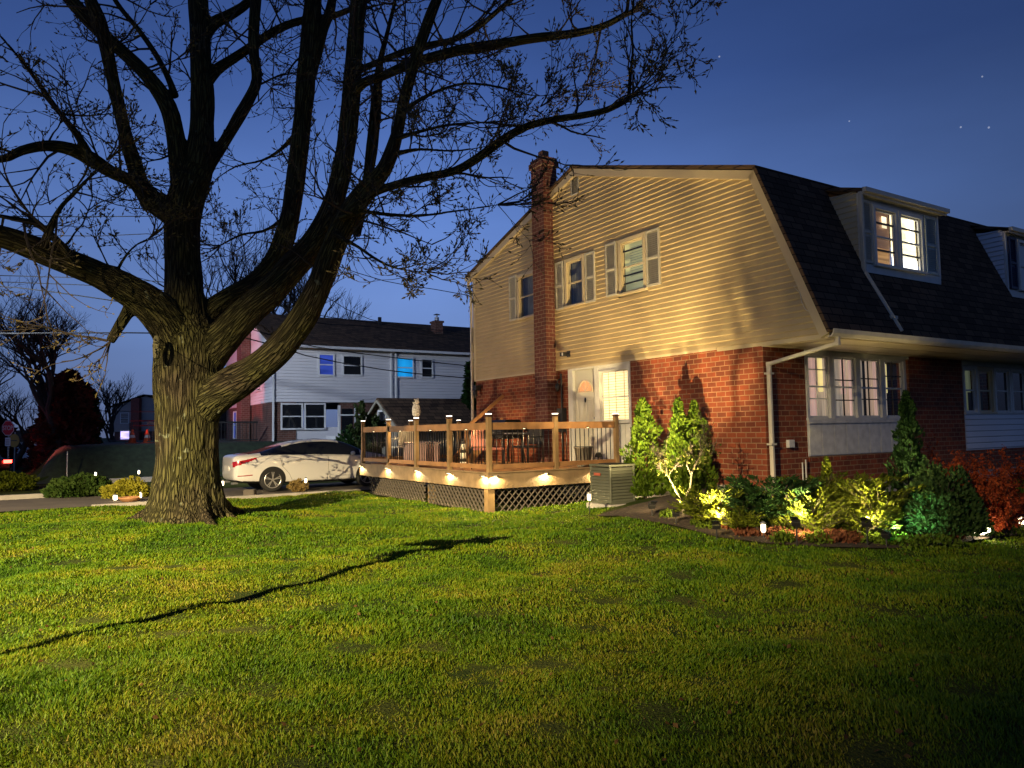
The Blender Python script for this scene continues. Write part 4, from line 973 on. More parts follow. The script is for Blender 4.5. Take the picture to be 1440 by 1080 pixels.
def make_car(p, rz):
    X, top, belt, sill, hw, rw = surf_profile()
    me = bpy.data.meshes.new('tmp'); vs = []; rows = []
    for i_ in range(len(X)):
        x, t_, bl, s_, h_, r_ = X[i_], top[i_], belt[i_], sill[i_], hw[i_], rw[i_]
        half = [(0, s_), (h_*.6, s_), (h_*.93, s_+.01), (h_*.985, s_+.12), (h_, (s_+bl)*.5), (h_*.985, bl-.10), (h_*.955, bl-.015), (h_*.94, bl)]
        gl = [(h_*.94+(r_-h_*.94)*.5, bl+(t_-bl)*.5), (r_+.015, t_-.05*min(1, (t_-bl)/.2)), (r_*.93, t_-.012*min(1, (t_-bl)/.2)), (r_*.5, t_), (0, t_+.006)]
        half += gl; rows.append(len(half))
        vs.append([(x, y, z) for y, z in half])
    n_ = rows[0]; ring = 2*n_-2; V = []
    for st in vs:
        V += st; V += [(x, -y, z) for x, y, z in st[-2:0:-1]]
    Fs = []; mi = []
    k = len(X)
    for i_ in range(k-1):
        for j in range(ring):
            a_, b_ = i_*ring+j, i_*ring+(j+1) % ring; Fs.append((a_, b_, b_+ring, a_+ring))
            jj = j if j < n_-1 else ring-1-j
            xm = (X[i_]+X[i_+1])/2; m_ = 0
            if jj in (7, 8) and .75 < xm < 3.65: m_ = 1
            if jj in (9, 10, 11) and (.4 < xm < 1.35): m_ = 2
            if jj in (9, 10, 11) and (3.05 < xm < 3.95): m_ = 3
            mi.append(m_)
    Fs.append(tuple(range(ring-1, -1, -1))); Fs.append(tuple(range((k-1)*ring, k*ring))); mi += [0, 0]
    me.from_pydata(V, [], Fs); me.polygons.foreach_set('material_index', mi)
    for q in range(4): me.materials.append(None)
    me.update(); o = bpy.data.objects.new('tmp', me); COL.objects.link(o)
    s_ = o.modifiers.new('s', 'SUBSURF'); s_.levels = 3; s_.render_levels = 3
    cut = []
    for x in (1.05, 3.85):
        bm_ = MB(); bm_.lathe([(.365, -1.2), (.365, 1.2)], 48, (x, 0, .34), axis='y'); c = bm_.build('cut', M['plastic']); cut.append(c)
        bo = o.modifiers.new('b', 'BOOLEAN'); bo.object = c; bo.operation = 'DIFFERENCE'; bo.solver = 'EXACT'
    dg = bpy.context.evaluated_depsgraph_get(); ev = o.evaluated_get(dg); m2_ = bpy.data.meshes.new_from_object(ev)
    for c in cut: bpy.data.objects.remove(c)
    bpy.data.objects.remove(o)
    car = thing('parked_car', 'white four door sedan parked on the driveway behind the tree', 'car', p, rz)
    paint = bpy.data.materials.new('pearl_white_paint'); paint.use_nodes = True; pb = paint.node_tree.nodes['Principled BSDF']
    pb.inputs['Base Color'].default_value = (.72, .71, .68, 1); pb.inputs['Roughness'].default_value = .28; pb.inputs['Coat Weight'].default_value = 1; pb.inputs['Coat Roughness'].default_value = .04
    dark = M['darkglass']; red = mat('tail_lamp_red', (.35, .01, .01), .15, .1, spec=.7)
    co = np.zeros(len(m2_.vertices)*3); m2_.vertices.foreach_get('co', co); co = co.reshape(-1, 3)
    groups = {}
    for pl in m2_.polygons:
        c = pl.center; key = pl.material_index
        if key == 1: key = 'window' if c.y < 0 else 'window_far'
        elif key == 2: key = 'rear_window'
        elif key == 3: key = 'windscreen'
        else:
            key = 'body'
            zt = .80+.13*(c.x-.02)/.55
            if .02 < c.x < .62 and abs(c.y) > .45 and zt-.085*(1-c.x/.75) < c.z < zt+.055*(1-c.x/.9)+.01: key = 'tail_light' if c.y < 0 else 'tail_light_far'
            if 4.25 < c.x < 4.72 and abs(c.y) > .45 and .62 < c.z < .62+.14*(4.9-c.x)/.5: key = 'headlight' if c.y < 0 else 'headlight_far'
            if pl.normal.z < -.6 or abs(c.x-1.05) < .37 and abs(c.z-.34) < .372 and (c.x-1.05)**2+(c.z-.34)**2 < .366**2 or (c.x-3.85)**2+(c.z-.34)**2 < .366**2: key = 'underbody'
        groups.setdefault(key, []).append(pl.index)
    mats_ = {'window': dark, 'window_far': dark, 'rear_window': dark, 'windscreen': dark, 'body': paint, 'tail_light': red, 'tail_light_far': red, 'headlight': M['glass'], 'headlight_far': M['glass'], 'underbody': M['plastic']}
    for key, ids in groups.items():
        vm = {}; vs2 = []; fs2 = []
        for pi in ids:
            f_ = []
            for vi in m2_.polygons[pi].vertices:
                if vi not in vm: vm[vi] = len(vs2); vs2.append(co[vi])
                f_.append(vm[vi])
            fs2.append(tuple(f_))
        me_ = bpy.data.meshes.new(key); me_.from_pydata([tuple(v) for v in vs2], [], fs2); me_.materials.append(mats_[key])
        me_.polygons.foreach_set('use_smooth', [key != 'underbody']*len(fs2)); me_.update()
        ob = bpy.data.objects.new(key.replace('_far', ''), me_); COL.objects.link(ob); ob.parent = car
    bvh = BVHTree.FromPolygons([Vector(c) for c in co], [tuple(p_.vertices) for p_ in m2_.polygons])
    def side(x, z, sg=-1):
        h = bvh.ray_cast(Vector((x, sg*2, z)), Vector((0, -sg, 0)))
        return Vector((x, h[0].y+sg*.001, z)) if h[0] else Vector((x, sg*.92, z))
    for sg in (-1, 1):
        b = MB()
        for path in ([(2.62, .30), (2.64, .6), (2.66, .93)], [(3.62, .30), (3.66, .6), (3.60, .88)], [(1.60, .30), (1.50, .50), (1.32, .70), (1.26, .94)], [(1.62, .28), (2.6, .27), (3.6, .28)]):
            pts = []
            for (x0, z0), (x1, z1) in zip(path[:-1], path[1:]):
                for q in range(8): pts.append(side(x0+(x1-x0)*q/8, z0+(z1-z0)*q/8, sg))
            pts.append(side(*path[-1], sg)); b.tube(pts, .004, 4)
        b.build('door_seam', M['plastic'], car)
        for x, z in ((1.62, .84), (2.76, .81)):
            b = MB(); c = side(x, z, sg); b.tube([c+Vector((0, 0, 0)), c+Vector((.02, sg*.03, 0)), c+Vector((.18, sg*.03, .005)), c+Vector((.2, 0, .005))], .012, 6); b.build('door_handle', paint, car, True)
        b = MB(); c = side(3.38, .97, sg); b.blob(c+Vector((0, sg*.10, .04)), .07, .10, .06); b.box(c.x-.02, c.x+.02, min(c.y, c.y+sg*.08), max(c.y, c.y+sg*.08), c.z-.02, c.z+.02); b.build('wing_mirror', paint, car, True)
        b = MB()
        for q in range(2): b.tube([side(x_, z_, sg)+Vector((0, sg*.004, 0)) for x_, z_ in (((1.0, 1.03), (1.5, 1.02), (2.2, .985), (2.9, .965), (3.45, .945)),)[0]], .008, 5)
        b.build('chrome_strip', M['steel'], car)
        b = MB(); c = side(.32, .50, sg); b.tube([side(.12, .47, sg), side(.3, .475, sg), side(.5, .49, sg)], .014, 6); b.build('reflector', red, car)
    rim_m = mat('alloy', (.45, .44, .42), .35, .1, metal=.6)
    for x in (1.05, 3.85):
        for sg in (-1, 1):
            y = sg*.80
            w = MB(); w.lathe([(.20, -.10), (.30, -.11), (.33, -.09), (.335, 0), (.33, .09), (.30, .11), (.20, .10)], 40, (x, y, .335), axis='y')
            wh = w.build('wheel', mat('tyre', (.02, .02, .02), .8) if 'tyre' not in bpy.data.materials else bpy.data.materials['tyre'], car, True)
            r = MB(); yo = y+sg*.104
            r.tube([(x+.225*math.cos(a_), yo, .335+.225*math.sin(a_)) for a_ in np.linspace(0, 2*math.pi, 33)], .014, 6)
            for q in range(5):
                for d_ in (-.13, .13):
                    a_ = q*2*math.pi/5+.3; r.beam((x+.03*math.cos(a_), yo, .335+.03*math.sin(a_)), (x+.22*math.cos(a_+d_), yo, .335+.22*math.sin(a_+d_)), .022, .03, up=(0, 1, 0))
            r.lathe([(.04, -.012), (.045, .012)], 14, (x, yo, .335), axis='y'); r.build('rim', rim_m, wh)
            r = MB(); r.lathe([(.2, -.02), (.2, .02)], 30, (x, y, .335), axis='y'); r.build('brake_disc', M['black'], wh)
    b = MB(); b.box(-.012, .03, -.26, .26, .60, .74); b.build('number_plate', M['white'], car)
    b = MB(); b.tube([(.02, -.5, .26), (.2, -.5, .26)], .035, 10); b.tube([(.02, .5, .26), (.2, .5, .26)], .035, 10); b.build('exhaust', M['steel'], car)
    bpy.data.meshes.remove(m2_); return car
p = at(-6.05, 13.72); make_car((p.x, p.y, .02), ROT)

# ------------------------------------------------------------------ the big tree
def bark_mat():
    m, n, l, b = nmat('bark')
    a = n.new('ShaderNodeAttribute'); a.attribute_name = 'barkco'
    v1 = n.new('ShaderNodeTexVoronoi'); v1.feature = 'DISTANCE_TO_EDGE'; v1.inputs['Scale'].default_value = 24
    nz_ = n.new('ShaderNodeTexNoise'); nz_.inputs['Scale'].default_value = 6; nz_.inputs['Detail'].default_value = 3; l.new(a.outputs['Vector'], nz_.inputs[0])
    mx = n.new('ShaderNodeMix'); mx.data_type = 'VECTOR'; mx.inputs[0].default_value = .10; l.new(a.outputs['Vector'], mx.inputs['A']); l.new(nz_.outputs['Color'], mx.inputs['B'])
    l.new(mx.outputs['Result'], v1.inputs['Vector'])
    n2 = n.new('ShaderNodeTexNoise'); n2.inputs['Scale'].default_value = 30; n2.inputs['Detail'].default_value = 6; l.new(a.outputs['Vector'], n2.inputs[0])
    r = n.new('ShaderNodeMapRange'); r.inputs['From Max'].default_value = .22; l.new(v1.outputs['Distance'], r.inputs['Value'])
    ma = n.new('ShaderNodeMath'); ma.operation = 'MULTIPLY_ADD'; ma.inputs[1].default_value = .25; l.new(n2.outputs[0], ma.inputs[0]); l.new(r.outputs[0], ma.inputs[2])
    bu = n.new('ShaderNodeBump'); bu.inputs['Strength'].default_value = 1.0; bu.inputs['Distance'].default_value = .045; l.new(ma.outputs[0], bu.inputs['Height']); l.new(bu.outputs[0], b.inputs['Normal'])
    g = n.new('ShaderNodeNewGeometry'); n3 = n.new('ShaderNodeTexNoise'); n3.inputs['Scale'].default_value = 1.4; n3.inputs['Detail'].default_value = 7; l.new(g.outputs['Position'], n3.inputs[0])
    c = n.new('ShaderNodeValToRGB'); l.new(n3.outputs[0], c.inputs[0])
    c.color_ramp.elements[0].position = .35; c.color_ramp.elements[0].color = (.045, .036, .021, 1); c.color_ramp.elements[1].position = .62; c.color_ramp.elements[1].color = (.056, .054, .018, 1)
    cm = n.new('ShaderNodeMix'); cm.data_type = 'RGBA'; cm.blend_type = 'MULTIPLY'; cm.inputs[0].default_value = 1
    r2 = n.new('ShaderNodeMapRange'); r2.inputs['To Min'].default_value = .30; r2.inputs['To Max'].default_value = 1.25; l.new(r.outputs[0], r2.inputs['Value'])
    l.new(c.outputs[0], cm.inputs['A']); l.new(r2.outputs[0], cm.inputs['B'])
    # pale lichen flecks
    n4 = n.new('ShaderNodeTexNoise'); n4.inputs['Scale'].default_value = 7; n4.inputs['Detail'].default_value = 2; l.new(g.outputs['Position'], n4.inputs[0])
    r4 = n.new('ShaderNodeMapRange'); r4.inputs['From Min'].default_value = .68; r4.inputs['From Max'].default_value = .74; l.new(n4.outputs[0], r4.inputs['Value'])
    cl = n.new('ShaderNodeMix'); cl.data_type = 'RGBA'; l.new(r4.outputs[0], cl.inputs[0]); l.new(cm.outputs['Result'], cl.inputs['A']); cl.inputs['B'].default_value = (.12, .13, .08, 1)
    l.new(cl.outputs['Result'], b.inputs['Base Color']); b.inputs['Roughness'].default_value = .92; b.inputs['Specular IOR Level'].default_value = .15
    return m
M['bark'] = bark_mat()
M['twig'] = mat('twig_bark', (.035, .026, .018), .9, .3, 6)
def spline(pts, rad, step=.12):
    """Catmull-Rom through 3D points"""
    P_ = [Vector(p) for p in pts]; out_p = []; out_r = []
    for i_ in range(len(P_)-1):
        p0 = P_[max(i_-1, 0)]; p1 = P_[i_]; p2 = P_[i_+1]; p3 = P_[min(i_+2, len(P_)-1)]
        k = max(2, int((p2-p1).length/step))
        for j in range(k):
            t = j/k; t2 = t*t; t3 = t2*t
            out_p.append(.5*((2*p1)+(-p0+p2)*t+(2*p0-5*p1+4*p2-p3)*t2+(-p0+3*p1-3*p2+p3)*t3)); out_r.append(rad[i_]+(rad[i_+1]-rad[i_])*t)
    out_p.append(P_[-1]); out_r.append(rad[-1]); return out_p, out_r
LIMBS = {}
def limb(key, data, z0, z1):
    """data: (px, py, width px); depth goes from z0 to z1 along it"""
    n_ = len(data); pts = []; rad = []
    for i_, (x, y, w) in enumerate(data):
        Z = z0+(z1-z0)*i_/(n_-1); pts.append(P(x, y, Z)); rad.append(w*.5*Z/F*(.89 if w > 60 else .97))
    LIMBS[key] = spline(pts, rad)
T0 = 13.6
limb('trunk', [(262, 745, 150), (262, 722, 124), (262, 700, 106), (263, 670, 97), (264, 640, 93), (264, 600, 92), (264, 560, 98), (264, 520, 104), (262, 480, 96), (260, 440, 68), (259, 400, 56), (258, 360, 51), (257, 320, 49), (262, 285, 52), (272, 250, 50)], T0, T0)
limb('A', [(272, 262, 46), (280, 225, 42), (284, 190, 36), (285, 150, 33), (283, 100, 30), (281, 50, 30), (279, 0, 29), (276, -80, 26), (270, -190, 20), (262, -330, 10)], T0, T0+.8)
limb('A2', [(262, 268, 40), (252, 225, 30), (245, 185, 27), (236, 150, 25), (212, 112, 22), (180, 80, 20), (152, 55, 20), (125, 28, 21), (98, -2, 20), (60, -50, 17), (20, -120, 12), (-20, -220, 6)], T0, T0-.6)
limb('B', [(248, 300, 44), (222, 288, 34), (200, 265, 27), (190, 235, 24), (178, 195, 20), (166, 145, 18), (156, 100, 18), (148, 60, 20), (138, 25, 20), (124, -10, 18), (110, -80, 14), (100, -200, 7)], T0, T0-1.2)
limb('C', [(215, 290, 30), (190, 258, 20), (160, 244, 19), (128, 224, 22), (100, 210, 20), (65, 205, 16), (30, 212, 14), (0, 224, 11), (-60, 215, 8), (-120, 190, 4)], T0-.2, T0-2.6)
limb('C2', [(128, 224, 16), (110, 192, 11), (85, 160, 8), (60, 125, 7), (30, 85, 5), (0, 50, 4)], T0-1.2, T0-1.8)
limb('D', [(278, 262, 26), (296, 228, 20), (315, 200, 17), (334, 168, 17), (350, 140, 17), (361, 112, 15), (357, 75, 15), (357, 40, 16), (360, 0, 17), (364, -60, 14), (370, -180, 7)], T0+.1, T0+.9)
limb('E', [(286, 118, 22), (305, 98, 17), (326, 84, 14), (350, 68, 13), (384, 45, 12), (420, 30, 11), (470, 22, 9), (520, 0, 7)], T0+.3, T0+1.8)
limb('Fb', [(286, 50, 22), (302, 32, 18), (325, 20, 16), (350, 2, 14), (380, -40, 10)], T0+.5, T0+1)
limb('A3', [(246, 135, 12), (236, 108, 10), (218, 75, 9), (195, 42, 8), (165, 5, 8), (140, -40, 6)], T0-.1, T0+.6)
limb('G', [(262, 500, 80), (238, 458, 62), (212, 430, 52), (180, 408, 46), (140, 387, 41), (100, 370, 38), (60, 354, 36), (20, 338, 35), (-20, 326, 32), (-80, 305, 27), (-160, 270, 18), (-260, 220, 9)], T0, T0-3.4)
limb('Gs', [(192, 420, 24), (176, 445, 17), (164, 465, 14), (155, 480, 12)], T0-.7, T0-.9)
limb('H', [(262, 600, 70), (290, 565, 62), (325, 542, 52), (360, 519, 46), (395, 488, 42), (425, 448, 40), (447, 405, 38), (466, 355, 35), (484, 315, 35), (508, 275, 30), (540, 238, 22), (558, 190, 19), (566, 150, 17), (578, 105, 17), (592, 60, 17), (606, 20, 17), (622, -20, 15), (645, -90, 11), (660, -200, 5)], T0, T0-1.4)
limb('I', [(264, 545, 70), (290, 500, 58), (318, 470, 50), (350, 435, 45), (385, 405, 42), (415, 372, 40), (440, 345, 38), (458, 315, 34), (472, 275, 31), (484, 225, 29), (490, 175, 28), (494, 130, 27), (498, 80, 25), (501, 40, 25), (505, 0, 25), (510, -80, 20), (512, -220, 9)], T0, T0+.5)
limb('J', [(270, 490, 50), (290, 445, 34), (318, 420, 29), (350, 402, 27), (376, 380, 28), (396, 345, 30), (409, 300, 29), (416, 250, 28), (422, 200, 28), (427, 150, 28), (431, 100, 28), (436, 50, 27), (440, 0, 26), (448, -90, 20), (455, -220, 10)], T0+.1, T0+1.6)
limb('J2', [(434, 112, 20), (446, 75, 16), (455, 40, 14), (464, 15, 14), (470, -20, 12), (480, -90, 8)], T0+1.2, T0+1.6)
limb('N', [(500, 330, 16), (512, 280, 14), (520, 230, 17), (526, 180, 17), (530, 130, 16), (534, 90, 10), (545, 45, 7), (556, 0, 6)], T0+.4, T0+1.2)
limb('K', [(498, 298, 26), (524, 272, 13), (560, 259, 12), (600, 249, 13), (640, 240, 13), (672, 222, 13), (705, 198, 13), (738, 179, 12), (780, 168, 11), (820, 162, 11), (855, 154, 10), (884, 139, 9)], T0-1, T0-2.6)
limb('K1', [(884, 140, 7), (886, 110, 6), (890, 70, 5), (888, 30, 4), (892, -10, 4)], T0-2.6, T0-2.4)
limb('K2', [(878, 142, 5), (905, 120, 4), (930, 85, 3), (955, 50, 2.5), (975, 10, 2)], T0-2.6, T0-2.9)
limb('L', [(490, 135, 20), (512, 116, 14), (540, 106, 14), (570, 93, 15), (610, 80, 15), (650, 70, 15), (700, 62, 15), (750, 54, 14), (800, 48, 12), (845, 38, 11), (880, 20, 9)], T0+.3, T0-.9)
limb('L1', [(880, 22, 7), (884, -5, 6), (880, -50, 4)], T0-.9, T0-1)
limb('Mb', [(492, 105, 13), (525, 90, 10), (560, 76, 10), (600, 64, 10), (640, 55, 9), (672, 38, 9), (700, 15, 8), (730, -10, 8), (780, -50, 5)], T0+.4, T0+.4)
limb('Q', [(478, 305, 14), (510, 298, 7), (550, 302, 6), (590, 303, 5), (640, 297, 4), (700, 288, 3)], T0-.9, T0-1.8)
limb('Q2', [(556, 195, 10), (590, 185, 6), (630, 176, 5), (680, 172, 4), (720, 168, 3), (760, 150, 2)], T0-1.2, T0-1.6)
limb('Q3', [(562, 160, 9), (600, 135, 6), (650, 118, 5), (700, 122, 4), (760, 135, 3), (820, 120, 2)], T0-1.1, T0-.5)
limb('Q4', [(560, 215, 8), (590, 210, 5), (640, 212, 4), (690, 205, 3)], T0-1.2, T0-2)
limb('Q5', [(470, 330, 10), (500, 345, 6), (530, 365, 5), (560, 378, 4), (600, 382, 2.5)], T0-.8, T0-2.2)
limb('R1', [(408, 295, 10), (392, 312, 6), (370, 325, 5), (340, 330, 4), (310, 345, 3)], T0+1, T0+1.4)
limb('R2', [(415, 190, 9), (395, 210, 6), (370, 225, 4), (330, 235, 3), (300, 255, 2)], T0+1.2, T0+1.8)
limb('G2', [(60, 350, 16), (80, 300, 8), (105, 270, 6), (130, 245, 4), (150, 225, 3)], T0-2.4, T0-2.2)
limb('G3', [(110, 372, 16), (60, 320, 10), (20, 308, 8), (-20, 300, 6)], T0-1.8, T0-2.6)
limb('G4', [(190, 405, 9), (165, 385, 6), (185, 350, 4), (210, 335, 3)], T0-1, T0-1.1)
TREE_T = thing('old_maple_tree', 'huge bare maple tree with a thick mossy trunk dividing into many limbs on the lawn', 'tree', (TREE.x, TREE.y, hz(TREE.x, TREE.y)))
def build_tree():
    base = Vector(TREE_T.location)
    big = MB()
    segs = []
    for key, (pts, rad) in LIMBS.items():
        for i_ in range(len(pts)-1): segs.append((pts[i_], pts[i_+1], rad[i_], rad[i_+1]))
        big.tube([p-base for p in pts], rad, 14 if rad[0] > .1 else 9)
    n_limb = len(segs)
    # root flare
    for k in range(9):
        a_ = k*2*math.pi/9+.3*math.sin(k*2.3); rr = .8+.22*math.sin(k*1.7)
        c = Vector((TREE.x, TREE.y+.05, 0)); zz_ = hz(TREE.x, TREE.y)
        pts = [c+Vector((math.cos(a_)*.36, math.sin(a_)*.36, zz_+.7)), c+Vector((math.cos(a_)*.54, math.sin(a_)*.54, zz_+.26)), c+Vector((math.cos(a_)*.80*rr, math.sin(a_)*.80*rr, zz_+.05)), c+Vector((math.cos(a_)*1.3*rr, math.sin(a_)*1.3*rr, zz_-.12))]
        pp, r_ = spline(pts, [.17, .15, .09, .04]); big.tube([p-base for p in pp], r_, 10)
        for i_ in range(len(pp)-1): segs.append((pp[i_], pp[i_+1], r_[i_], r_[i_+1]))
    ob = big.build('trunk_raw', M['bark'])
    rm = ob.modifiers.new('r', 'REMESH'); rm.mode = 'VOXEL'; rm.voxel_size = .022; rm.use_smooth_shade = True
    sm = ob.modifiers.new('s', 'SMOOTH'); sm.factor = .5; sm.iterations = 3
    dg = bpy.context.evaluated_depsgraph_get(); me = bpy.data.meshes.new_from_object(ob.evaluated_get(dg)); bpy.data.objects.remove(ob)
    n_ = len(me.vertices); co = np.zeros(n_*3); me.vertices.foreach_get('co', co); co = co.reshape(-1, 3)
    nor = np.zeros(n_*3); me.vertices.foreach_get('normal', nor); nor = nor.reshape(-1, 3)
    segs = segs[:n_limb]
    P0 = np.array([s_[0]-base for s_ in segs]); P1 = np.array([s_[1]-base for s_ in segs]); R0 = np.array([max(s_[2], .02) for s_ in segs]); Dv = P1-P0; LL = (Dv**2).sum(1)+1e-12
    # frames and cumulative length per segment
    best = np.full(n_, 1e9); bi = np.zeros(n_, int); bt = np.zeros(n_)
    for k in range(len(segs)):
        w_ = co-P0[k]; t = np.clip(w_ @ Dv[k]/LL[k], 0, 1); d = np.sqrt(((w_-t[:, None]*Dv[k])**2).sum(1))/R0[k]
        m_ = d < best; best[m_] = d[m_]; bi[m_] = k; bt[m_] = t[m_]
    dirs = Dv/np.sqrt(LL)[:, None]
    # bark coordinates: squash the along-branch component
    cum = np.zeros(len(segs)); avg = np.zeros((len(segs), 3)); st_ = 0
    for k in range(len(segs)+1):
        if k == len(segs) or (k > 0 and (segs[k][0]-segs[k-1][1]).length > 1e-4):
            a_ = P1[k-1]-P0[st_]; avg[st_:k] = a_/(np.linalg.norm(a_)+1e-9)
            ln = np.sqrt(LL[st_:k]); cum[st_:k] = np.concatenate([[0], np.cumsum(ln)[:-1]]); st_ = k
    d_ = dirs[bi]; rel = co-P0[bi]; al = (rel*d_).sum(1)
    bc = (rel-d_*al[:, None])+avg[bi]*((cum[bi]+al)*.105)[:, None]
    # real ridges on the thick wood
    rr = R0[bi]; amp = np.clip(rr*.045, 0, .02)
    disp = np.array([mnoise.noise(Vector(q*11))+.5*mnoise.noise(Vector(q*24)) for q in bc]) if n_ < 900000 else np.zeros(n_)
    lump = np.array([mnoise.noise(Vector(q*1.6)) for q in co])
    co2 = co+nor*(amp*disp*1.2+np.clip(rr*.10, 0, .035)*lump)[:, None]
    me.vertices.foreach_set('co', co2.ravel())
    a_ = me.attributes.new('barkco', 'FLOAT_VECTOR', 'POINT'); a_.data.foreach_set('vector', bc.astype(np.float32).ravel())
    me.materials.clear(); me.materials.append(M['bark']); me.update()
    o = bpy.data.objects.new('trunk', me); COL.objects.link(o); o.parent = TREE_T
    print('tree verts', n_)
    # healed branch scar: a torus shaped callus
    c = P(220, 489, T0-.84)-base; b = MB(); nrm = Vector((-.80, -.6, 0)).normalized(); tx = Vector((-nrm.y, nrm.x, 0))
    b.tube([c+tx*.085*math.cos(t)+Vector((0, 0, .17*math.sin(t))) for t in np.linspace(0, 2*math.pi, 25)], .045, 8); sc = b.build('branch_scar', mat('callus_wood', (.085, .078, .035), .9, .3, 9, .5, 30), TREE_T, True)
    aa = sc.data.attributes.new('barkco', 'FLOAT_VECTOR', 'POINT'); vv = np.zeros(len(sc.data.vertices)*3, np.float32); sc.data.vertices.foreach_get('co', vv); aa.data.foreach_set('vector', vv)
    return base
tree_base = build_tree()
# twigs and buds
tw = MB(); buds = []; rnd = random.Random(11)
def rv(): return Vector((rnd.gauss(0, 1), rnd.gauss(0, 1), rnd.gauss(0, 1))).normalized()
def twig(p, d, L, r, lvl, store, budl):
    n_ = 5 if lvl < 2 else 4; pts = [p]; q = p.copy(); dd = d.normalized()
    curl = rv()*.35+Vector((0, 0, .22))
    for i_ in range(n_):
        dd = (dd+curl*.28+rv()*.22).normalized(); q = q+dd*L/n_; pts.append(q.copy())
    rad = [max(r*1.45*(1-.65*i_/n_), .0035) for i_ in range(n_+1)]
    store.tube(pts, rad, 4 if r > .007 else 3, caps=False)
    if lvl < 3:
        k = rnd.randint(2, 4) if lvl < 2 else rnd.randint(1, 3)
        for _ in range(k):
            i_ = rnd.randint(1, n_); dd2 = (pts[i_]-pts[i_-1]).normalized()+rv()*.75
            twig(pts[i_], dd2, L*rnd.uniform(.42, .68), max(r*.58, .0035), lvl+1, store, budl)
    if budl is not None and r < .009:
        budl.append((pts[-1], dd))
        for i_ in range(1, n_):
            if rnd.random() < .3: budl.append((pts[i_], (dd+rv()).normalized()))
dens = {'A': 1.2, 'A2': 1.6, 'B': 1.3, 'C': 5.0, 'C2': 4.5, 'D': 1.6, 'E': 3.2, 'Fb': 3, 'A3': 3, 'G': 1.3, 'H': 1.9, 'I': 1.8, 'J': 1.3, 'J2': 2.5, 'N': 4.5, 'K': 2.6, 'K1': 5, 'K2': 6, 'L': 3.2, 'L1': 5, 'Mb': 4, 'Q': 4.5, 'Q2': 5, 'Q3': 5, 'Q4': 5, 'Q5': 5.5, 'R1': 4.5, 'R2': 4, 'G2': 5, 'G3': 5, 'G4': 5, 'Gs': 3}
for key, dn in dens.items():
    pts, rad = LIMBS[key]
    acc = 0
    for i_ in range(1, len(pts)):
        seg = pts[i_]-pts[i_-1]; acc += seg.length*dn*.84
        z_lim = 2.9
        if rad[i_] > .24 or pts[i_].z < z_lim or (key == 'G' and i_ < 12): acc = 0; continue
        while acc > 1:
            acc -= 1; d = seg.normalized()*.35+rv(); L = rnd.uniform(.6, 1.6) if rad[i_] > .04 else rnd.uniform(.35, .9)
            if rad[i_] > .12: L *= rnd.uniform(.5, 1.1)
            st = pts[i_]+d.normalized()*rad[i_]*.7
            twig(st-tree_base, d, L, min(.016, max(.006, rad[i_]*.35)), 0, tw, buds)
    e_ = pts[-1]; dd = (pts[-1]-pts[-3]).normalized()
    for _ in range(4): twig(e_-tree_base, dd+rv()*.4, rnd.uniform(.5, .9), min(.012, max(.006, rad[-1]*.7)), 0, tw, buds)
tw.build('twigs', M['twig'], TREE_T)
print('twigs faces', len(tw.f), 'buds', len(buds))
bd = MB()
for (p, d) in buds:
    s_ = rnd.uniform(.018, .042); d = d.normalized(); sd = d.cross(rv()).normalized(); s2 = d.cross(sd)
    bd.add([p-d*s_*.3, p+sd*s_*.4+d*s_*.6, p+s2*s_*.4+d*s_*.7, p-sd*s_*.4+d*s_*.6, p-s2*s_*.4+d*s_*.5, p+d*s_*2], [(0, 1, 2), (0, 2, 3), (0, 3, 4), (0, 4, 1), (5, 2, 1), (5, 3, 2), (5, 4, 3), (5, 1, 4)])
bd.build('buds', leaf_mat('spring_buds', (.09, .065, .03), (.15, .13, .05), trans=.15), TREE_T)

# ------------------------------------------------------------------ foliage helpers
def leaf_cloud(name, C_, Dn, size, mt, parent, elong=1.7, rs=None, jitter=.9, fold=True):
    """many small folded leaves; C_ centres (n,3), Dn main direction (n,3)"""
    rs = rs or rng; n_ = len(C_); sz = size*rs.uniform(.55, 1.35, n_)[:, None]
    d = Dn+rs.normal(0, jitter, (n_, 3))*.5; d /= np.linalg.norm(d, axis=1)[:, None]
    r = rs.normal(0, 1, (n_, 3)); s = np.cross(d, r); s /= np.linalg.norm(s, axis=1)[:, None]; nn = np.cross(d, s)
    p0 = C_-d*sz*.5*elong; p1 = C_+s*sz*.5+nn*sz*.12; p2 = C_+d*sz*.5*elong; p3 = C_-s*sz*.5+nn*sz*.12
    V = np.stack([p0, p1, p2, p3], 1).reshape(-1, 3); o = np.arange(n_)*4
    Fc = np.stack([np.stack([o, o+1, o+2], -1), np.stack([o, o+2, o+3], -1)], 1).reshape(-1, 3)
    return raw_mesh(name, V, Fc, mt, parent)
def clump_noise(Pn, s, seed=0):
    return np.array([mnoise.noise(Vector((q[0]*s+seed, q[1]*s, q[2]*s))) for q in Pn])
def base_thing(name, label, cat, p, group=None): return thing(name, label, cat, (p.x, p.y, p.z), 0, group)
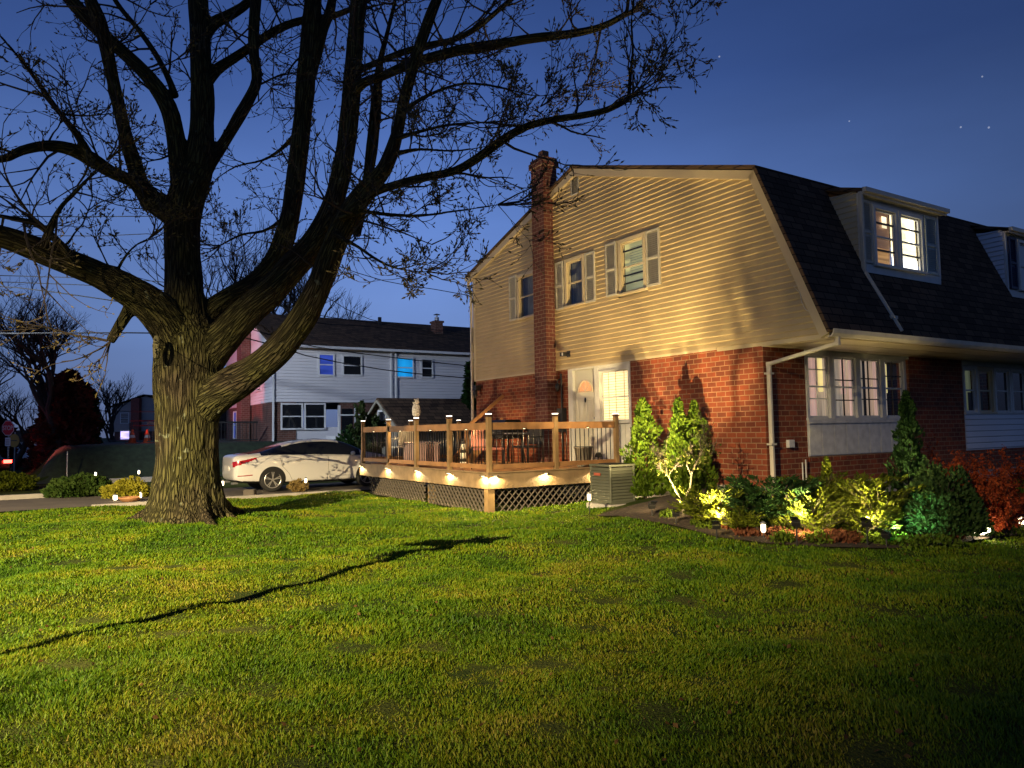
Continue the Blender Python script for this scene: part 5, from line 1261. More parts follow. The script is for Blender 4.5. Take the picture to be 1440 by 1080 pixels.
def arbor(p, h, r, label, n_, mt, size=.045, top=.12, group=None, name='arborvitae', lean=(0, 0)):
    t = base_thing(name, label, 'evergreen', p, group); rs = np.random.default_rng(int(h*1000))
    z = rs.random(n_*3)**1.15*h; a = rs.uniform(0, 2*np.pi, n_*3)
    prof = np.minimum(1, (h-z)/(h*.72))**.75*np.minimum(1, .55+z/(h*.18))*r+top*.1
    lob = 1+.30*np.sin(a*3+z*5+h)+.24*np.sin(a*5-z*9+1)+.15*np.sin(z*17+a*2)
    rad = prof*lob*(1-.55*rs.random(n_*3)**2.2)
    C_ = np.stack([np.cos(a)*rad+lean[0]*z, np.sin(a)*rad+lean[1]*z, z+.06], -1)
    kp = clump_noise(C_, 6, 3) > rs.uniform(-.65, .05, n_*3); C_ = C_[kp][:n_]; a = a[kp][:n_]
    D_ = np.stack([np.cos(a)*.55, np.sin(a)*.55, np.full(len(a), .9)], -1)
    leaf_cloud('foliage', C_, D_, size, mt, t, 1.9, rs, .8)
    b = MB(); b.tube([(0, 0, -.1), (lean[0]*h*.5, lean[1]*h*.5, h*.5), (lean[0]*h*.9, lean[1]*h*.9, h*.88)], [.03, .02, .006], 6); rq = random.Random(3)
    for k in range(16):
        z0 = h*rq.uniform(.08, .8); a0 = rq.uniform(0, 6.3); rr = r*.6*(1-z0/h)+.04; b.tube([(lean[0]*z0, lean[1]*z0, z0), (lean[0]*z0+math.cos(a0)*rr, lean[1]*z0+math.sin(a0)*rr, z0+.18)], [.009, .004], 4)
    b.build('stem', M['twig'], t); return t
def bush(p, rx, ry, h, label, n_, mt, size=.03, seed=1, name='round_shrub', cat='shrub', stems=26, group=None, thr=(-.5, .1)):
    t = base_thing(name, label, cat, p, group); rs = np.random.default_rng(seed)
    D = rs.normal(0, 1, (n_*3, 3)); D[:, 2] = np.abs(D[:, 2])*.9+.02; D /= np.linalg.norm(D, axis=1)[:, None]
    rad = (1-.6*rs.random(n_*3)**2)*(1+.28*clump_noise(D, 2.2, seed))
    C_ = D*rad[:, None]*np.array([rx, ry, h*.9]); C_[:, 2] += .05*h
    kp = clump_noise(C_, 7/max(h, .3)**.3, seed) > rs.uniform(*thr, n_*3); C_ = C_[kp][:n_]; D = D[kp][:n_]
    leaf_cloud('foliage', C_, D+np.array([0, 0, .4]), size, mt, t, 1.7, rs)
    b = MB(); rq = random.Random(seed)
    for k in range(stems):
        a0 = rq.uniform(0, 6.3); q = rq.uniform(.3, .85); e_ = Vector((math.cos(a0)*rx*q, math.sin(a0)*ry*q, h*rq.uniform(.35, .85)))
        b.tube([(e_.x*.12, e_.y*.12, -.03), (e_.x*.45, e_.y*.45, e_.z*.55), e_], [.012, .008, .003], 4)
    b.build('stems', M['twig'], t); return t
def juniper(p, spread, h, label, n_fr, mt, seed=1, needle=.05, dens_=46, bias=None, name='spreading_juniper', group=None, up=.6, stem_m=None):
    """arching fronds set with short side sprays"""
    t = base_thing(name, label, 'shrub', p, group); rq = random.Random(seed); C_ = []; Dd = []; b = MB()
    for k in range(n_fr):
        a0 = rq.uniform(0, 2*math.pi); L = spread*rq.uniform(.45, 1.1); hh = h*rq.uniform(.3, 1.05)
        dr_ = Vector((math.cos(a0), math.sin(a0)))
        if bias: dr_ = Vector((dr_.x*bias[0], dr_.y*bias[1]))
        pts = []; m_ = 12; w_ = rq.uniform(-.25, .25)
        for i_ in range(m_+1):
            s = i_/m_; pts.append(Vector((dr_.x*L*s-dr_.y*w_*s*s, dr_.y*L*s+dr_.x*w_*s*s, .04+hh*(s*(1.0+up)-s*s*up*.75))))
        b.tube(pts, [.011*(1-.8*i_/m_) for i_ in range(m_+1)], 4)
        for i_ in range(2, m_+1):
            dd = (pts[i_]-pts[i_-1]).normalized(); sdv = dd.cross(Vector((0, 0, 1))).normalized()
            for q in range(max(2, int(dens_/m_*(1 if i_ < m_ else 1.6)))):
                s = rq.random(); c = pts[i_-1].lerp(pts[i_], s); sg = rq.choice((-1, 1)); wv = needle*2.4*(1-.5*i_/m_)
                off = sdv*sg*rq.uniform(0, wv)+Vector((0, 0, rq.uniform(-.02, .04))); C_.append(c+off+dd*abs(off.length)*.5); Dd.append(dd*1.0+sdv*sg*.8+Vector((0, 0, .25)))
    rs = np.random.default_rng(seed)
    leaf_cloud('foliage', np.array([tuple(c) for c in C_]), np.array([tuple(c) for c in Dd]), needle*.42, mt, t, 4.2, rs, .45)
    b.build('stems', stem_m or M['twig'], t); return t
def wisp(p, h, label, n_st, mt, seed, leafs=14, size=.03, spread=.35, name='twiggy_shrub', stem_m=None, group=None, thick=.012, cat='shrub', zleaf=.35):
    t = base_thing(name, label, cat, p, group); rq = random.Random(seed); b = MB(); C_ = []; Dd = []
    def grow(q, d, L, r, lv):
        pts = [q]; n_ = 5; dd = d.normalized()
        for i_ in range(n_):
            dd = (dd+Vector((rq.gauss(0, .16), rq.gauss(0, .16), rq.gauss(.04, .08)))).normalized(); pts.append(pts[-1]+dd*L/n_)
        b.tube(pts, [r*(1-.6*i_/n_) for i_ in range(n_+1)], 5 if lv == 0 else 3, caps=False)
        if lv < 2:
            for _ in range(rq.randint(3, 5)):
                i_ = rq.randint(1, n_); grow(pts[i_], dd+Vector((rq.gauss(0, .6), rq.gauss(0, .6), rq.gauss(.2, .3))), L*rq.uniform(.35, .6), r*.55, lv+1)
        for _ in range(leafs):
            i_ = rq.randint(1, n_); c = pts[i_-1].lerp(pts[i_], rq.random())+Vector((rq.gauss(0, .02), rq.gauss(0, .02), rq.gauss(0, .02)))
            if c.z > h*zleaf: C_.append(c); Dd.append(Vector((rq.gauss(0, 1), rq.gauss(0, 1), rq.gauss(.4, 1))))
    for k in range(n_st):
        a0 = rq.uniform(0, 6.3); grow(Vector((math.cos(a0)*.03, math.sin(a0)*.03, -.03)), Vector((math.cos(a0)*spread, math.sin(a0)*spread, 1)), h*rq.uniform(.6, .85), thick, 0)
    leaf_cloud('foliage', np.array([tuple(c) for c in C_]), np.array([tuple(c) for c in Dd]), size, mt, t, 1.8, np.random.default_rng(seed))
    b.build('stems', stem_m or M['twig'], t); return t
L_arb = leaf_mat('arborvitae_green', (.03, .07, .005), (.10, .15, .012), scale=9)
L_dark = leaf_mat('dark_evergreen', (.010, .030, .008), (.025, .06, .014), scale=8)
L_jun = leaf_mat('juniper_green', (.045, .07, .006), (.12, .14, .010), scale=6)
L_gold = leaf_mat('yellow_lit_shrub', (.22, .22, .02), (.42, .38, .04), scale=7)  # yellow spotlight glow put into the leaf colour
L_red = leaf_mat('red_barberry', (.26, .035, .015), (.50, .11, .03), scale=8)
L_bush = leaf_mat('broad_green_leaf', (.02, .055, .012), (.065, .11, .03), scale=10)
L_ground = leaf_mat('ground_red_leaf', (.09, .025, .014), (.18, .075, .035), scale=12)
L_lime = leaf_mat('lime_ground_cover', (.045, .085, .008), (.10, .14, .014), scale=12)
palebark = mat('pale_bark', (.05, .042, .026), .8, .2, 8)
# planting against the gable
p = P(908, 706, 14.3); p.z = hz(p.x, p.y); arbor(p, 1.83, .35, 'pointed green arborvitae nearest the air conditioner, against the brick wall', 5200, L_arb)
p = P(958, 716, 13.5); p.z = hz(p.x, p.y); arbor(p, 1.72, .25, 'left spire of the twin topped arborvitae at the brick wall', 3600, L_arb, .045, group='twin spires of arborvitae')
p = P(978, 716, 13.7); p.z = hz(p.x, p.y); arbor(p, 1.66, .28, 'right spire of the twin topped arborvitae at the brick wall', 3600, L_arb, .046, group='twin spires of arborvitae', lean=(.02, 0))
p = G(961, 727); t = base_thing('slender_tree', 'slender forked young tree with pale stems in front of the twin arborvitae', 'tree', p)
def px_at(pp, px, py, Z): return P(px, py, Z)-pp
Zt = p.y; b = MB()
b.tube([px_at(p, 961, 730, Zt), px_at(p, 961, 716, Zt), px_at(p, 965, 700, Zt-.02), px_at(p, 971, 684, Zt), px_at(p, 972, 670, Zt+.05), px_at(p, 974, 660, Zt+.05), px_at(p, 984, 643, Zt), px_at(p, 992, 622, Zt)], [.03, .028, .022, .018, .016, .013, .009, .004], 8)
b.tube([px_at(p, 961, 718, Zt), px_at(p, 955, 700, Zt), px_at(p, 948, 686, Zt+.1), px_at(p, 940, 670, Zt+.1), px_at(p, 932, 640, Zt+.1)], [.024, .02, .015, .010, .004], 8)
b.tube([px_at(p, 972, 668, Zt), px_at(p, 966, 655, Zt-.1), px_at(p, 968, 640, Zt-.1)], [.01, .007, .003], 6)
b.build('trunk', palebark, t, True)
tws = MB(); bl = []; rnd.seed(5)
C_ = []
for (x, y) in ((992, 622), (984, 643), (996, 630), (978, 650), (932, 640), (936, 652), (940, 668), (968, 642), (930, 660), (1000, 640), (990, 610), (925, 645)):
    st = px_at(p, x, y, Zt)
    for _ in range(2): twig(st, Vector((rnd.gauss(0, .5), rnd.gauss(0, .5), .8)), rnd.uniform(.15, .32), .004, 1, tws, None)
    for _ in range(34): C_.append(tuple(st+Vector((rnd.gauss(0, .075), rnd.gauss(0, .09), rnd.gauss(.03, .09)))))
tws.build('twigs', M['twig'], t)
C_ = np.array(C_); leaf_cloud('foliage', C_, rng.normal(0, 1, (len(C_), 3)), .028, leaf_mat('brown_green_leaf', (.05, .06, .012), (.10, .10, .022)), t)
# foundation shrubs around the corner
p = P(1044, 706, 11.9); p.z = hz(p.x, p.y)-.02; bush(p, .36, .34, .52, 'small round light green shrub below the brick corner', 3000, L_arb, .03, 4)
p = G(1010, 738); juniper(p, .72, .42, 'feathery yellow green juniper right of the slender tree', 75, L_jun, 21, .055, 60)
p = P(1082, 740, 10.9); p.z = hz(p.x, p.y); juniper(p, .66, .50, 'dark flat topped juniper under the downspout', 95, L_dark, 33, .06, 90, up=1.3)  # unlit top imitated by the dark leaf colour
p = G(1075, 752); wisp(p, .38, 'low twiggy shrub with brown stems beneath the dark juniper', 7, L_jun, 41, 24, .024, .75, stem_m=palebark)
p = P(1185, 738, 11.4); p.z = hz(p.x, p.y); juniper(p, .85, .46, 'large spreading juniper with yellow green plumes below the bay window', 90, L_jun, 52, .065, 66)
p = P(1166, 735, 10.9); p.z = hz(p.x, p.y); arbor(p, .86, .13, 'single upright plume of juniper in front of the low brick wall', 900, L_jun, .035, name='upright_juniper')
p = P(1140, 745, 10.5); p.z = hz(p.x, p.y); juniper(p, .5, .45, 'low golden juniper spray at the front of the bed', 50, L_jun, 53, .05, 50)
p = P(1238, 748, 10.6); p.z = hz(p.x, p.y); juniper(p, .65, .52, 'long arching juniper branches beside the green lit shrub', 60, L_jun, 54, .06, 50, up=.9)
p = P(1283, 735, 11.0); p.z = hz(p.x, p.y); arbor(p, 1.86, .22, 'tall narrow dark evergreen against the brick pier right of the bay window', 3400, L_dark, .045, name='narrow_evergreen')
p = P(1326, 752, 10.3); p.z = hz(p.x, p.y); bush(p, .56, .5, .95, 'big broad leaved shrub partly lit green by a coloured spotlight', 7500, L_bush, .042, 9, stems=60)
p = P(1400, 748, 10.6); p.z = hz(p.x, p.y); wisp(p, .95, 'red leaved barberry with arching stems at the right edge', 26, L_red, 61, 22, .026, .8, zleaf=.12, name='barberry', thick=.009)
p = P(1365, 738, 11.3); p.z = hz(p.x, p.y); wisp(p, 1.15, 'taller thin red leaved shrub behind the green lit one', 14, L_red, 62, 16, .024, .5, zleaf=.15, name='barberry', thick=.008)
p = P(1455, 742, 11.3); p.z = hz(p.x, p.y); wisp(p, 1.1, 'dark red leaved shrub cut by the right edge of the photo', 20, L_red, 63, 16, .026, .7, zleaf=.12, name='barberry', thick=.009)
p = G(1390, 755); wisp(p, .42, 'yellow green sprig behind the white floodlight', 8, L_lime, 64, 20, .02, .5, zleaf=.05)
for k_, (x_, y_, sp_, lb_) in enumerate(((990, 738, .36, 'low feathery juniper just right of the slender tree'), (1040, 748, .45, 'low feathery juniper behind the bed edge, left of the white lamp'), (1150, 752, .5, 'low feathery juniper between the two square headed spotlights'), (1215, 755, .45, 'low feathery juniper behind the spotlight nearest the green lit shrub'))):
    juniper(G(x_, y_), sp_, .3, lb_, 42, L_jun, 90+k_, .045, 48, group='low junipers along the bed edge')
# ground cover in the bed
def cover(name, px_list, mt, size, h, n_each, seed, lb):
    rs = np.random.default_rng(seed); C_ = []
    for (x, y, r) in px_list:
        q = G(x, y)
        for _ in range(n_each):
            a_ = rs.uniform(0, 6.28); rr = r*math.sqrt(rs.random()); X_ = q.x+rr*math.cos(a_); Y_ = q.y+rr*math.sin(a_); C_.append((X_, Y_, hz(X_, Y_)+.02+h*rs.random()*(1-rr/r*.5)))
    C_ = np.array(C_); o = leaf_cloud(name, C_, np.tile(np.array([[0, 0, 1.]]), (len(C_), 1)), size, mt, None, 1.8, rs, 1.2); tag(o, lb, None, kind='stuff')
cover('red_ground_cover', [(1182, 757, .22), (1165, 760, .16), (1196, 760, .16), (1095, 755, .25), (1055, 752, .22), (1040, 745, .2), (1130, 758, .2), (1020, 742, .12), (1340, 758, .15)], L_ground, .035, .12, 260, 3, 'low red and brown leaves covering the bed edge')
cover('green_ground_cover', [(1000, 742, .22), (985, 738, .16), (1212, 758, .28), (1230, 752, .22), (1262, 762, .22), (1280, 766, .2), (1320, 766, .25), (1240, 762, .2), (940, 728, .15), (1010, 738, .3), (1060, 742, .3), (1110, 748, .32), (1165, 750, .34), (1205, 750, .32), (1235, 750, .3), (1150, 762, .2), (1420, 752, .3), (1100, 762, .16)], L_lime, .032, .13, 240, 5, 'low lime green leaves covering the bed edge')
# left border planting
p = G(112, 698); bush(p, .95, .7, .62, 'wide dark green spreading bush left of the big tree', 6000, leaf_mat('mid_green_leaf', (.03, .07, .012), (.07, .11, .022)), .055, 70, thr=(-.4, .25))
p = G(178, 700); bush(p, .62, .5, .52, 'small golden yellow bush glowing above a spotlight beside the big tree', 4200, L_gold, .045, 71)
p = G(138, 690); bush(p, .35, .3, .42, 'small dim shrub between the dark bush and the golden one', 1500, L_jun, .04, 72)
p = G(8, 690); bush(p, .95, .7, .62, 'green bush at the left edge beside the pavement', 3600, L_jun, .06, 73)
p = G(420, 692); wisp(p, .32, 'tuft of dry tan grass beside the driveway light', 26, leaf_mat('dry_grass', (.25, .17, .06), (.38, .28, .1)), 75, 6, .05, .9, name='grass_tuft', cat='grass tuft', zleaf=.02, thick=.005)
t = base_thing('terracotta_bowl', 'curved terracotta edging bowl below the golden bush', 'bowl', G(183, 706)); b = MB(); b.lathe([(.16, 0), (.27, .10), (.29, .13), (.25, .13), (.16, .03)], 24); b.build('bowl', mat('terracotta', (.40, .20, .09), .7), t, True)
t = base_thing('garden_stone', 'small grey stone block on the lawn behind the big tree', 'stone', G(352, 697)); b = MB(); b.box(-.16, .14, -.12, .12, -.05, .17); b.build('stone', M['walk'], t, bevel=.04)
fallen()
# ------------------------------------------------------------------ garden lights
def spot_light(px, py, aim_px, label, energy, col=(1, .80, .42), Z=None, hh=.17, ang=95, lens='flood', show_lens=True, yaw=0):
    p = G(px, py); tgt = Vector(aim_px)-p; d = tgt.normalized(); yawa = math.atan2(d.y, d.x)
    t = thing('garden_spotlight', label, 'spotlight', p, yawa, 'stake spotlights along the planting bed')
    b = MB(); b.tube([(0, 0, -.1), (0, 0, hh-.03)], .010, 8); b.build('stake', M['plastic'], t)
    m_ = Matrix.Translation((0, 0, hh)) @ Matrix.Rotation(-R(35), 4, 'Y')
    b = MB(); b.box(-.035, .03, -.055, .055, -.035, .035, mtx=m_); b.box(.03, .04, -.06, .06, .034, .042, mtx=m_); b.build('lamp_head', M['plastic'], t, bevel=.006)
    b = MB(); b.box(.0305, .033, -.045, .045, -.028, .028, mtx=m_); b.build('lens', M[lens], t)
    m2_ = Matrix.Translation((-.11, 0, hh+.06)) @ Matrix.Rotation(R(25), 4, 'Y'); b = MB(); b.box(-.07, .05, -.05, .05, -.006, .006, mtx=m2_); b.build('solar_panel', M['darkglass'], t, bevel=.002)
    dl = Matrix.Rotation(-yawa, 3, 'Z') @ d
    lamp('SPOT', t, m_ @ Vector((.06, 0, .0)), energy*13, col, .03, dl, 74 if energy > 100 else 54 if px > 1100 and lens == 'flood' else 46, .75)
    lamp('SPOT', t, m_ @ Vector((.06, 0, .0)), energy*(.32 if px < 1100 or lens != 'flood' else 1.7), col, .03, (dl.x, dl.y, dl.z*.4), 130, .6)
SP = [
 (917, 726, loc(0, 4.8, 5.2), 'leftmost stake spotlight near the air conditioner, aimed at the pointed arborvitae', 120, (1, .74, .36)),
 (951, 738, loc(0, 2.5, 4.5), 'stake spotlight at the foot of the slender forked tree', 125, (1, .74, .34)),
 (1008, 757, loc(0, .8, 4.6), 'stake spotlight at the bed edge aimed at the brick corner', 112, (1, .70, .30)),
 (1121, 768, loc(2.0, 0, 1.9), 'stake spotlight with a small square head in front of the low golden juniper', 62, (1, .78, .36)),
 (1220, 769, loc(4.6, 0, 2.1), 'stake spotlight in front of the lime green leaves', 62, (1, .80, .36)),
]
for s_ in SP: spot_light(s_[0], s_[1], s_[2], s_[3], s_[4], s_[5], hh=.17 if s_[0] < 1100 else .30)
spot_light(1247, 771, tuple(P(1290, 752, 10.0)), 'stake spotlight throwing green light on the big broad leaved shrub', 13, (.45, 1, .6), lens='bulb_green', ang=75)
spot_light(1368, 762, tuple(P(1405, 690, 10.9)), 'stake spotlight aimed at the red barberry', 24, (1, .62, .25))
# floodlight box with bright face
p = G(1382, 757); t = thing('floodlight', 'small white floodlight box shining at the viewer beside the barberry', 'floodlight', p, R(-8))
b = MB(); b.box(-.11, .11, .0, .06, .04, .17); b.tube([(0, .03, -.08), (0, .03, .05)], .012, 8); b.build('housing', M['plastic'], t, bevel=.006)
b = MB(); b.box(-.10, .10, -.006, -.001, .05, .16); b.build('lens', M['flood'], t); lamp('POINT', t, (0, -.09, .1), 5, (1, .82, .5), .04)
def path_light(px, py, hgt_, label, energy, group, Z=None, r=.032, col=(1, .80, .50)):
    p = G(px, py); t = thing('path_light', label, 'path light', p, 0, group)
    b = MB(); b.tube([(0, 0, -.1), (0, 0, hgt_-.05)], .009, 8); b.build('stake', M['plastic'], t, True)
    b = MB(); b.lathe([(r*.6, hgt_-.05), (r, hgt_-.03), (r, hgt_+.05), (r*.8, hgt_+.06)], 14); b.build('globe', M['bulb'], t, True)
    b = MB(); b.lathe([(r*1.3, hgt_+.061), (r*1.35, hgt_+.075), (r*.4, hgt_+.10)], 14); b.build('cap', M['steel'], t, True)
    lamp('POINT', t, (0, 0, hgt_+.0), energy, col, .034); return t
g_ = 'small stake lamps around the garden'
path_light(829, 724, .30, 'short lit path light on the gravel in front of the air conditioner', 5, g_)
path_light(430, 694, .34, 'lit path light at the driveway edge in front of the white car door', 7, g_)
path_light(313, 698, .34, 'lit path light just right of the big trunk near the car bumper', 6, g_)
path_light(195, 682, .42, 'lit path light behind the golden bush', 5, g_)
path_light(134, 684, .40, 'tall starry lit path light behind the dark spreading bush', 7, g_, col=(1, .9, .7))
ft = Vector(loc(0, 7.0, 4.6)); fpos = G(163, 707); fd = (ft-fpos); 
spl = path_light(162, 706, .10, 'lowest lit lamp at the foot of the golden bush', 12, g_, r=.05, col=(1, .85, .4))
lamp('SPOT', spl, (0, 0, .2), 2300, (1, .80, .52), .05, tuple(fd), 62, .8)  # extra beam added here to brighten the left of the gable
path_light(148, 697, .16, 'low lit lamp in front of the dim shrub', 5, g_)
path_light(198, 706, .16, 'low lamp between the golden bush and the big trunk', 8, g_, r=.02, col=(1, .85, .4))
path_light(1074, 758, .14, 'low white lamp beneath the dark juniper', 7, g_)
path_light(1438, 754, .22, 'bright warm lamp at the right edge under the barberry', 120, g_, r=.045)
path_light(372, 690, .22, 'lit path light in front of the rear wheel of the white car', 7, g_, r=.03)

# ------------------------------------------------------------------ background
def far_window(b_parent, axis, fr, a0, a1, z0, z1, mframe, mpane, nm='window', mid=True):
    b = MB(); w = .07
    def bx(bb_, s0, s1, q0, q1, o0, o1):
        if axis == 'y': bb_.box(s0, s1, fr-o1, fr-o0, q0, q1)
        else: bb_.box(fr-o1, fr-o0, s0, s1, q0, q1)
    bx(b, a0-w, a0, z0-w, z1+w, 0, .05); bx(b, a1, a1+w, z0-w, z1+w, 0, .05); bx(b, a0, a1, z1, z1+w, 0, .05); bx(b, a0, a1, z0-w, z0, 0, .06)
    if mid: zm = (z0+z1)/2; bx(b, a0, a1, zm-.025, zm+.025, .012, .04)
    o = b.build(nm, mframe, b_parent); b = MB(); bx(b, a0, a1, z0, z1, .004, .010); b.build('pane', mpane, o); return o
NH = thing('white_twin_house', 'white sided two storey house with dark roof beyond the driveway', 'house', (loc(-1.9, 24.7).x, loc(-1.9, 24.7).y, 1.3), ROT)
LN = 13.2; DN = 9.6; wf = M['siding_white']
pk = M['siding_far']
b = MB(); b.box(0, LN, 0, DN, 1.75, 4.32)
clap(b, 0, 1.75, 4.32, lambda z: (0, LN), axis='y', step=.14, out=.02); b.prism([(0, 4.32), (DN, 4.32), (DN/2, 6.25)], 0.0, LN, 'x'); clap(b, 0, 1.75, 4.3, lambda z: (0, DN), axis='x', step=.14, out=.02)
b.build('siding', pk, NH)
b = MB(); b.box(.04, 1.05, .04, .3, -.4, 1.75); b.box(3.1, 3.75, .04, .3, -.4, 1.75); b.box(.04, .3, .3, DN-.04, -.4, 1.75); b.box(3.75, LN-.04, .10, .3, -.4, 1.75); b.box(LN-.3, LN-.04, .3, DN, -.4, 1.75); b.build('brick_wall', M['brick_far'], NH)
b = MB(); b.box(1.05, 3.1, .08, .3, -.4, .62); b.build('panel', pk, NH)
b = MB(); slab(b, (-.35, 4.22), (DN/2, 6.32), -.18, LN+.18, .09); slab(b, (DN+.35, 4.22), (DN/2-.01, 6.33), -.18, LN+.18, .09); b.build('roof', M['shingle'], NH)
b = MB(); b.box(-.18, LN+.18, -.48, -.36, 4.17, 4.28); b.build('gutter', M['siding_white'], NH)
for x_, z_ in ((-.02, -.3), (5.55, 1.0), (5.80, 1.0), (LN-.05, -.3)): b = MB(); b.box(x_, x_+.07, -.10, -.02, z_, 4.2); b.build('downspout', M['siding_white'], NH)
b = MB(); b.box(-.45, -.03, 3.9, 4.9, -.4, 6.9); b.build('chimney', M['brick_far'], NH)
b = MB(); b.box(LN-3.75, LN-3.3, DN*.30, DN*.36, 5.0, 6.3); b.box(LN-3.8, LN-3.25, DN*.295, DN*.365, 6.26, 6.36); chn = b.build('chimney', M['brick_far'], NH)
b = MB(); b.lathe([(.12, 6.36), (.12, 6.58), (.04, 6.58), (.04, 6.7), (.2, 6.72), (.05, 6.78)], 14, (LN-3.52, DN*.33, 0)); b.build('chimney_cowl', M['steel'], chn)
b = MB(); b.box(6.6, 6.75, 3.9, 4.05, 5.9, 6.5); b.build('vent_pipe', M['plastic'], NH)
blue = lit_mat('blue_lit_glass', (.03, .06, .35), .55, var=.6, axis='Z', scale=3); cyan = lit_mat('cyan_lit_curtain', (.01, .32, .75), .6, var=.5, axis='X', scale=2)
def nh_px(px, py): # pixel on the front plane of the white house -> local coords
    d = ray(px, py); o = Vector((0, 0, CAMZ))-Vector(NH.location); n_ = A.to_3d() if hasattr(A, 'to_3d') else Vector((A.x, A.y, 0)); t = -o.dot(n_)/d.dot(n_); q = o+d*t; return q.x*B.x+q.y*B.y, q.z
for (x0, y0, x1, y1, mp, nm) in ((449, 499, 468, 527, blue, 'window'), (483, 501, 507, 527, M['darkglass'], 'window'), (558, 504, 580, 530, cyan, 'window'), (593, 506, 607, 530, M['darkglass'], 'window'), (397, 569, 424, 602, M['darkglass'], 'window'), (430, 569, 456, 602, M['darkglass'], 'window')):
    a0, z1 = nh_px(x0, y0); a1, z0 = nh_px(x1, y1); far_window(NH, 'y', -.02 if y0 < 550 else .03, a0, a1, z0, z1, M['siding_white'], mp)
a0, z1 = nh_px(476, 570); b = MB(); b.box(a0, a0+.85, .05, .12, -.1, z1); b.build('door', M['siding_white'], NH); b = MB(); b.box(a0+.15, a0+.7, .03, .048, z1-1.3, z1-.15); b.build('door_glass', M['darkglass'], NH)
far_window(NH, 'x', -.0, 6.9, 7.5, .2, 1.5, M['siding_white'], blue); far_window(NH, 'x', 0, 2.0, 2.7, 2.4, 3.6, M['siding_white'], M['darkglass'])
b = MB(); b.box(a0-.6, a0+1.6, -1.6, -.02, .02, .22)
for x in (a0-.55, a0+1.5): b.box(x, x+.07, -1.58, -1.51, .22, 1.15)
b.box(a0-.55, a0+1.57, -1.58, -1.52, 1.1, 1.16); b.build('porch', M['siding_white'], NH)
# dark yard fence and small clutter beside the white house
p = P(352, 600, 31); t = thing('porch_railing', 'dark railing in front of the brick base of the white house', 'railing', (loc(-6.8, 25.2).x, loc(-6.8, 25.2).y, 1.3), ROT)
b = MB(); b.box(0, 4.4, -.03, .03, .85, .92); b.box(0, 4.4, -.03, .03, .1, .15); b.build('rail', M['plastic'], t)
b = MB()
for k in range(30): b.box(.05+k*.148, .07+k*.148, -.012, .012, .1, .9)
b.build('balusters', M['plastic'], t)
# garage with shingle roof behind the deck
gb = P(566, 612, 27.5); gl = inv(gb.x, gb.y)
GA = thing('garage', 'low cream garage with a dark shingle roof behind the deck', 'garage', (gb.x, gb.y, -.12), ROT)
ga_m = mat('cream_garage_siding', (.26, .24, .18), .7, .06, 2)
b = MB(); b.box(0, 7.5, 0, 3.6, 0, 1.95); b.prism([(0, 1.95), (3.6, 1.95), (1.8, 3.0)], 0, 7.5, 'x'); clap(b, 0, .02, 1.95, lambda z: (0, 7.5), axis='y', step=.13, out=.015); clap(b, 0, .02, 2.95, lambda z: (max(0, (z-1.95)*1.71), 3.6-max(0, (z-1.95)*1.71)), axis='x', step=.13, out=.015); b.build('wall', ga_m, GA)
b = MB(); slab(b, (-.3, 1.80), (1.8, 3.02), -.25, 7.7, .07); slab(b, (3.9, 1.8), (1.79, 3.03), -.25, 7.7, .07); b.build('roof', M['shingle'], GA)
b = MB(); b.box(-.25, 7.7, -.42, -.31, 1.74, 1.84); slab(b, (-.3, 1.70), (1.8, 2.92), -.29, -.252, .1); slab(b, (3.9, 1.70), (1.8, 2.92), -.29, -.252, .1); b.build('trim', ga_m, GA)
far_window(GA, 'x', -.015, 1.45, 2.15, 2.1, 2.55, M['siding_white'], M['darkglass'], mid=False)
# distant gambrel house on the far left
fp = P(262, 612, 66); FH = thing('gambrel_house', 'dim gambrel roofed house far away between the dark trees and the big trunk', 'house', (fp.x, fp.y, 1.2), R(84)); FH.scale = (.78, .78, .78)
fb = mat('pale_far_siding', (.34, .30, .28), .7, .05, 1)
poly = [(0, 1.2), (1.2, 4.2), (5, 5.2), (9, 4.0), (9, 1.2)]
b = MB(); b.prism(poly, 0, 14, 'x'); clap(b, -.0, 1.25, 4.2, lambda z: (max(.1, (z-1.2)*.4), 8.9), axis='x', step=.2, out=.02); b.build('siding', fb, FH)
b = MB(); b.box(.15, 13.8, .5, 8.8, -1.2, 1.2); b.build('brick_wall', M['brick_far'], FH)
b = MB(); slab(b, (-.2, 1.1), (1.2, 4.25), -.3, 14.3, .12); slab(b, (1.2, 4.25), (5, 5.3), -.3, 14.3, .12); slab(b, (9.2, 4.0), (5, 5.3), -.3, 14.3, .12); b.build('roof', M['shingle'], FH)
b = MB(); b.box(-.5, 0, 5.4, 6.4, -1, 5.0); b.build('chimney', mat('red_lit_brick', (.25, .07, .05), .9), FH)
for a_ in (2.2, 7.0): far_window(FH, 'x', 0, a_, a_+.9, 2.2, 3.3, M['siding_white'], M['darkglass'])
far_window(FH, 'x', 0, 6.6, 7.9, .35, 1.3, M['siding_white'], lit_mat('violet_lit_window', (.55, .45, 1), 1.6, var=.6, axis='Z', scale=4), mid=False)
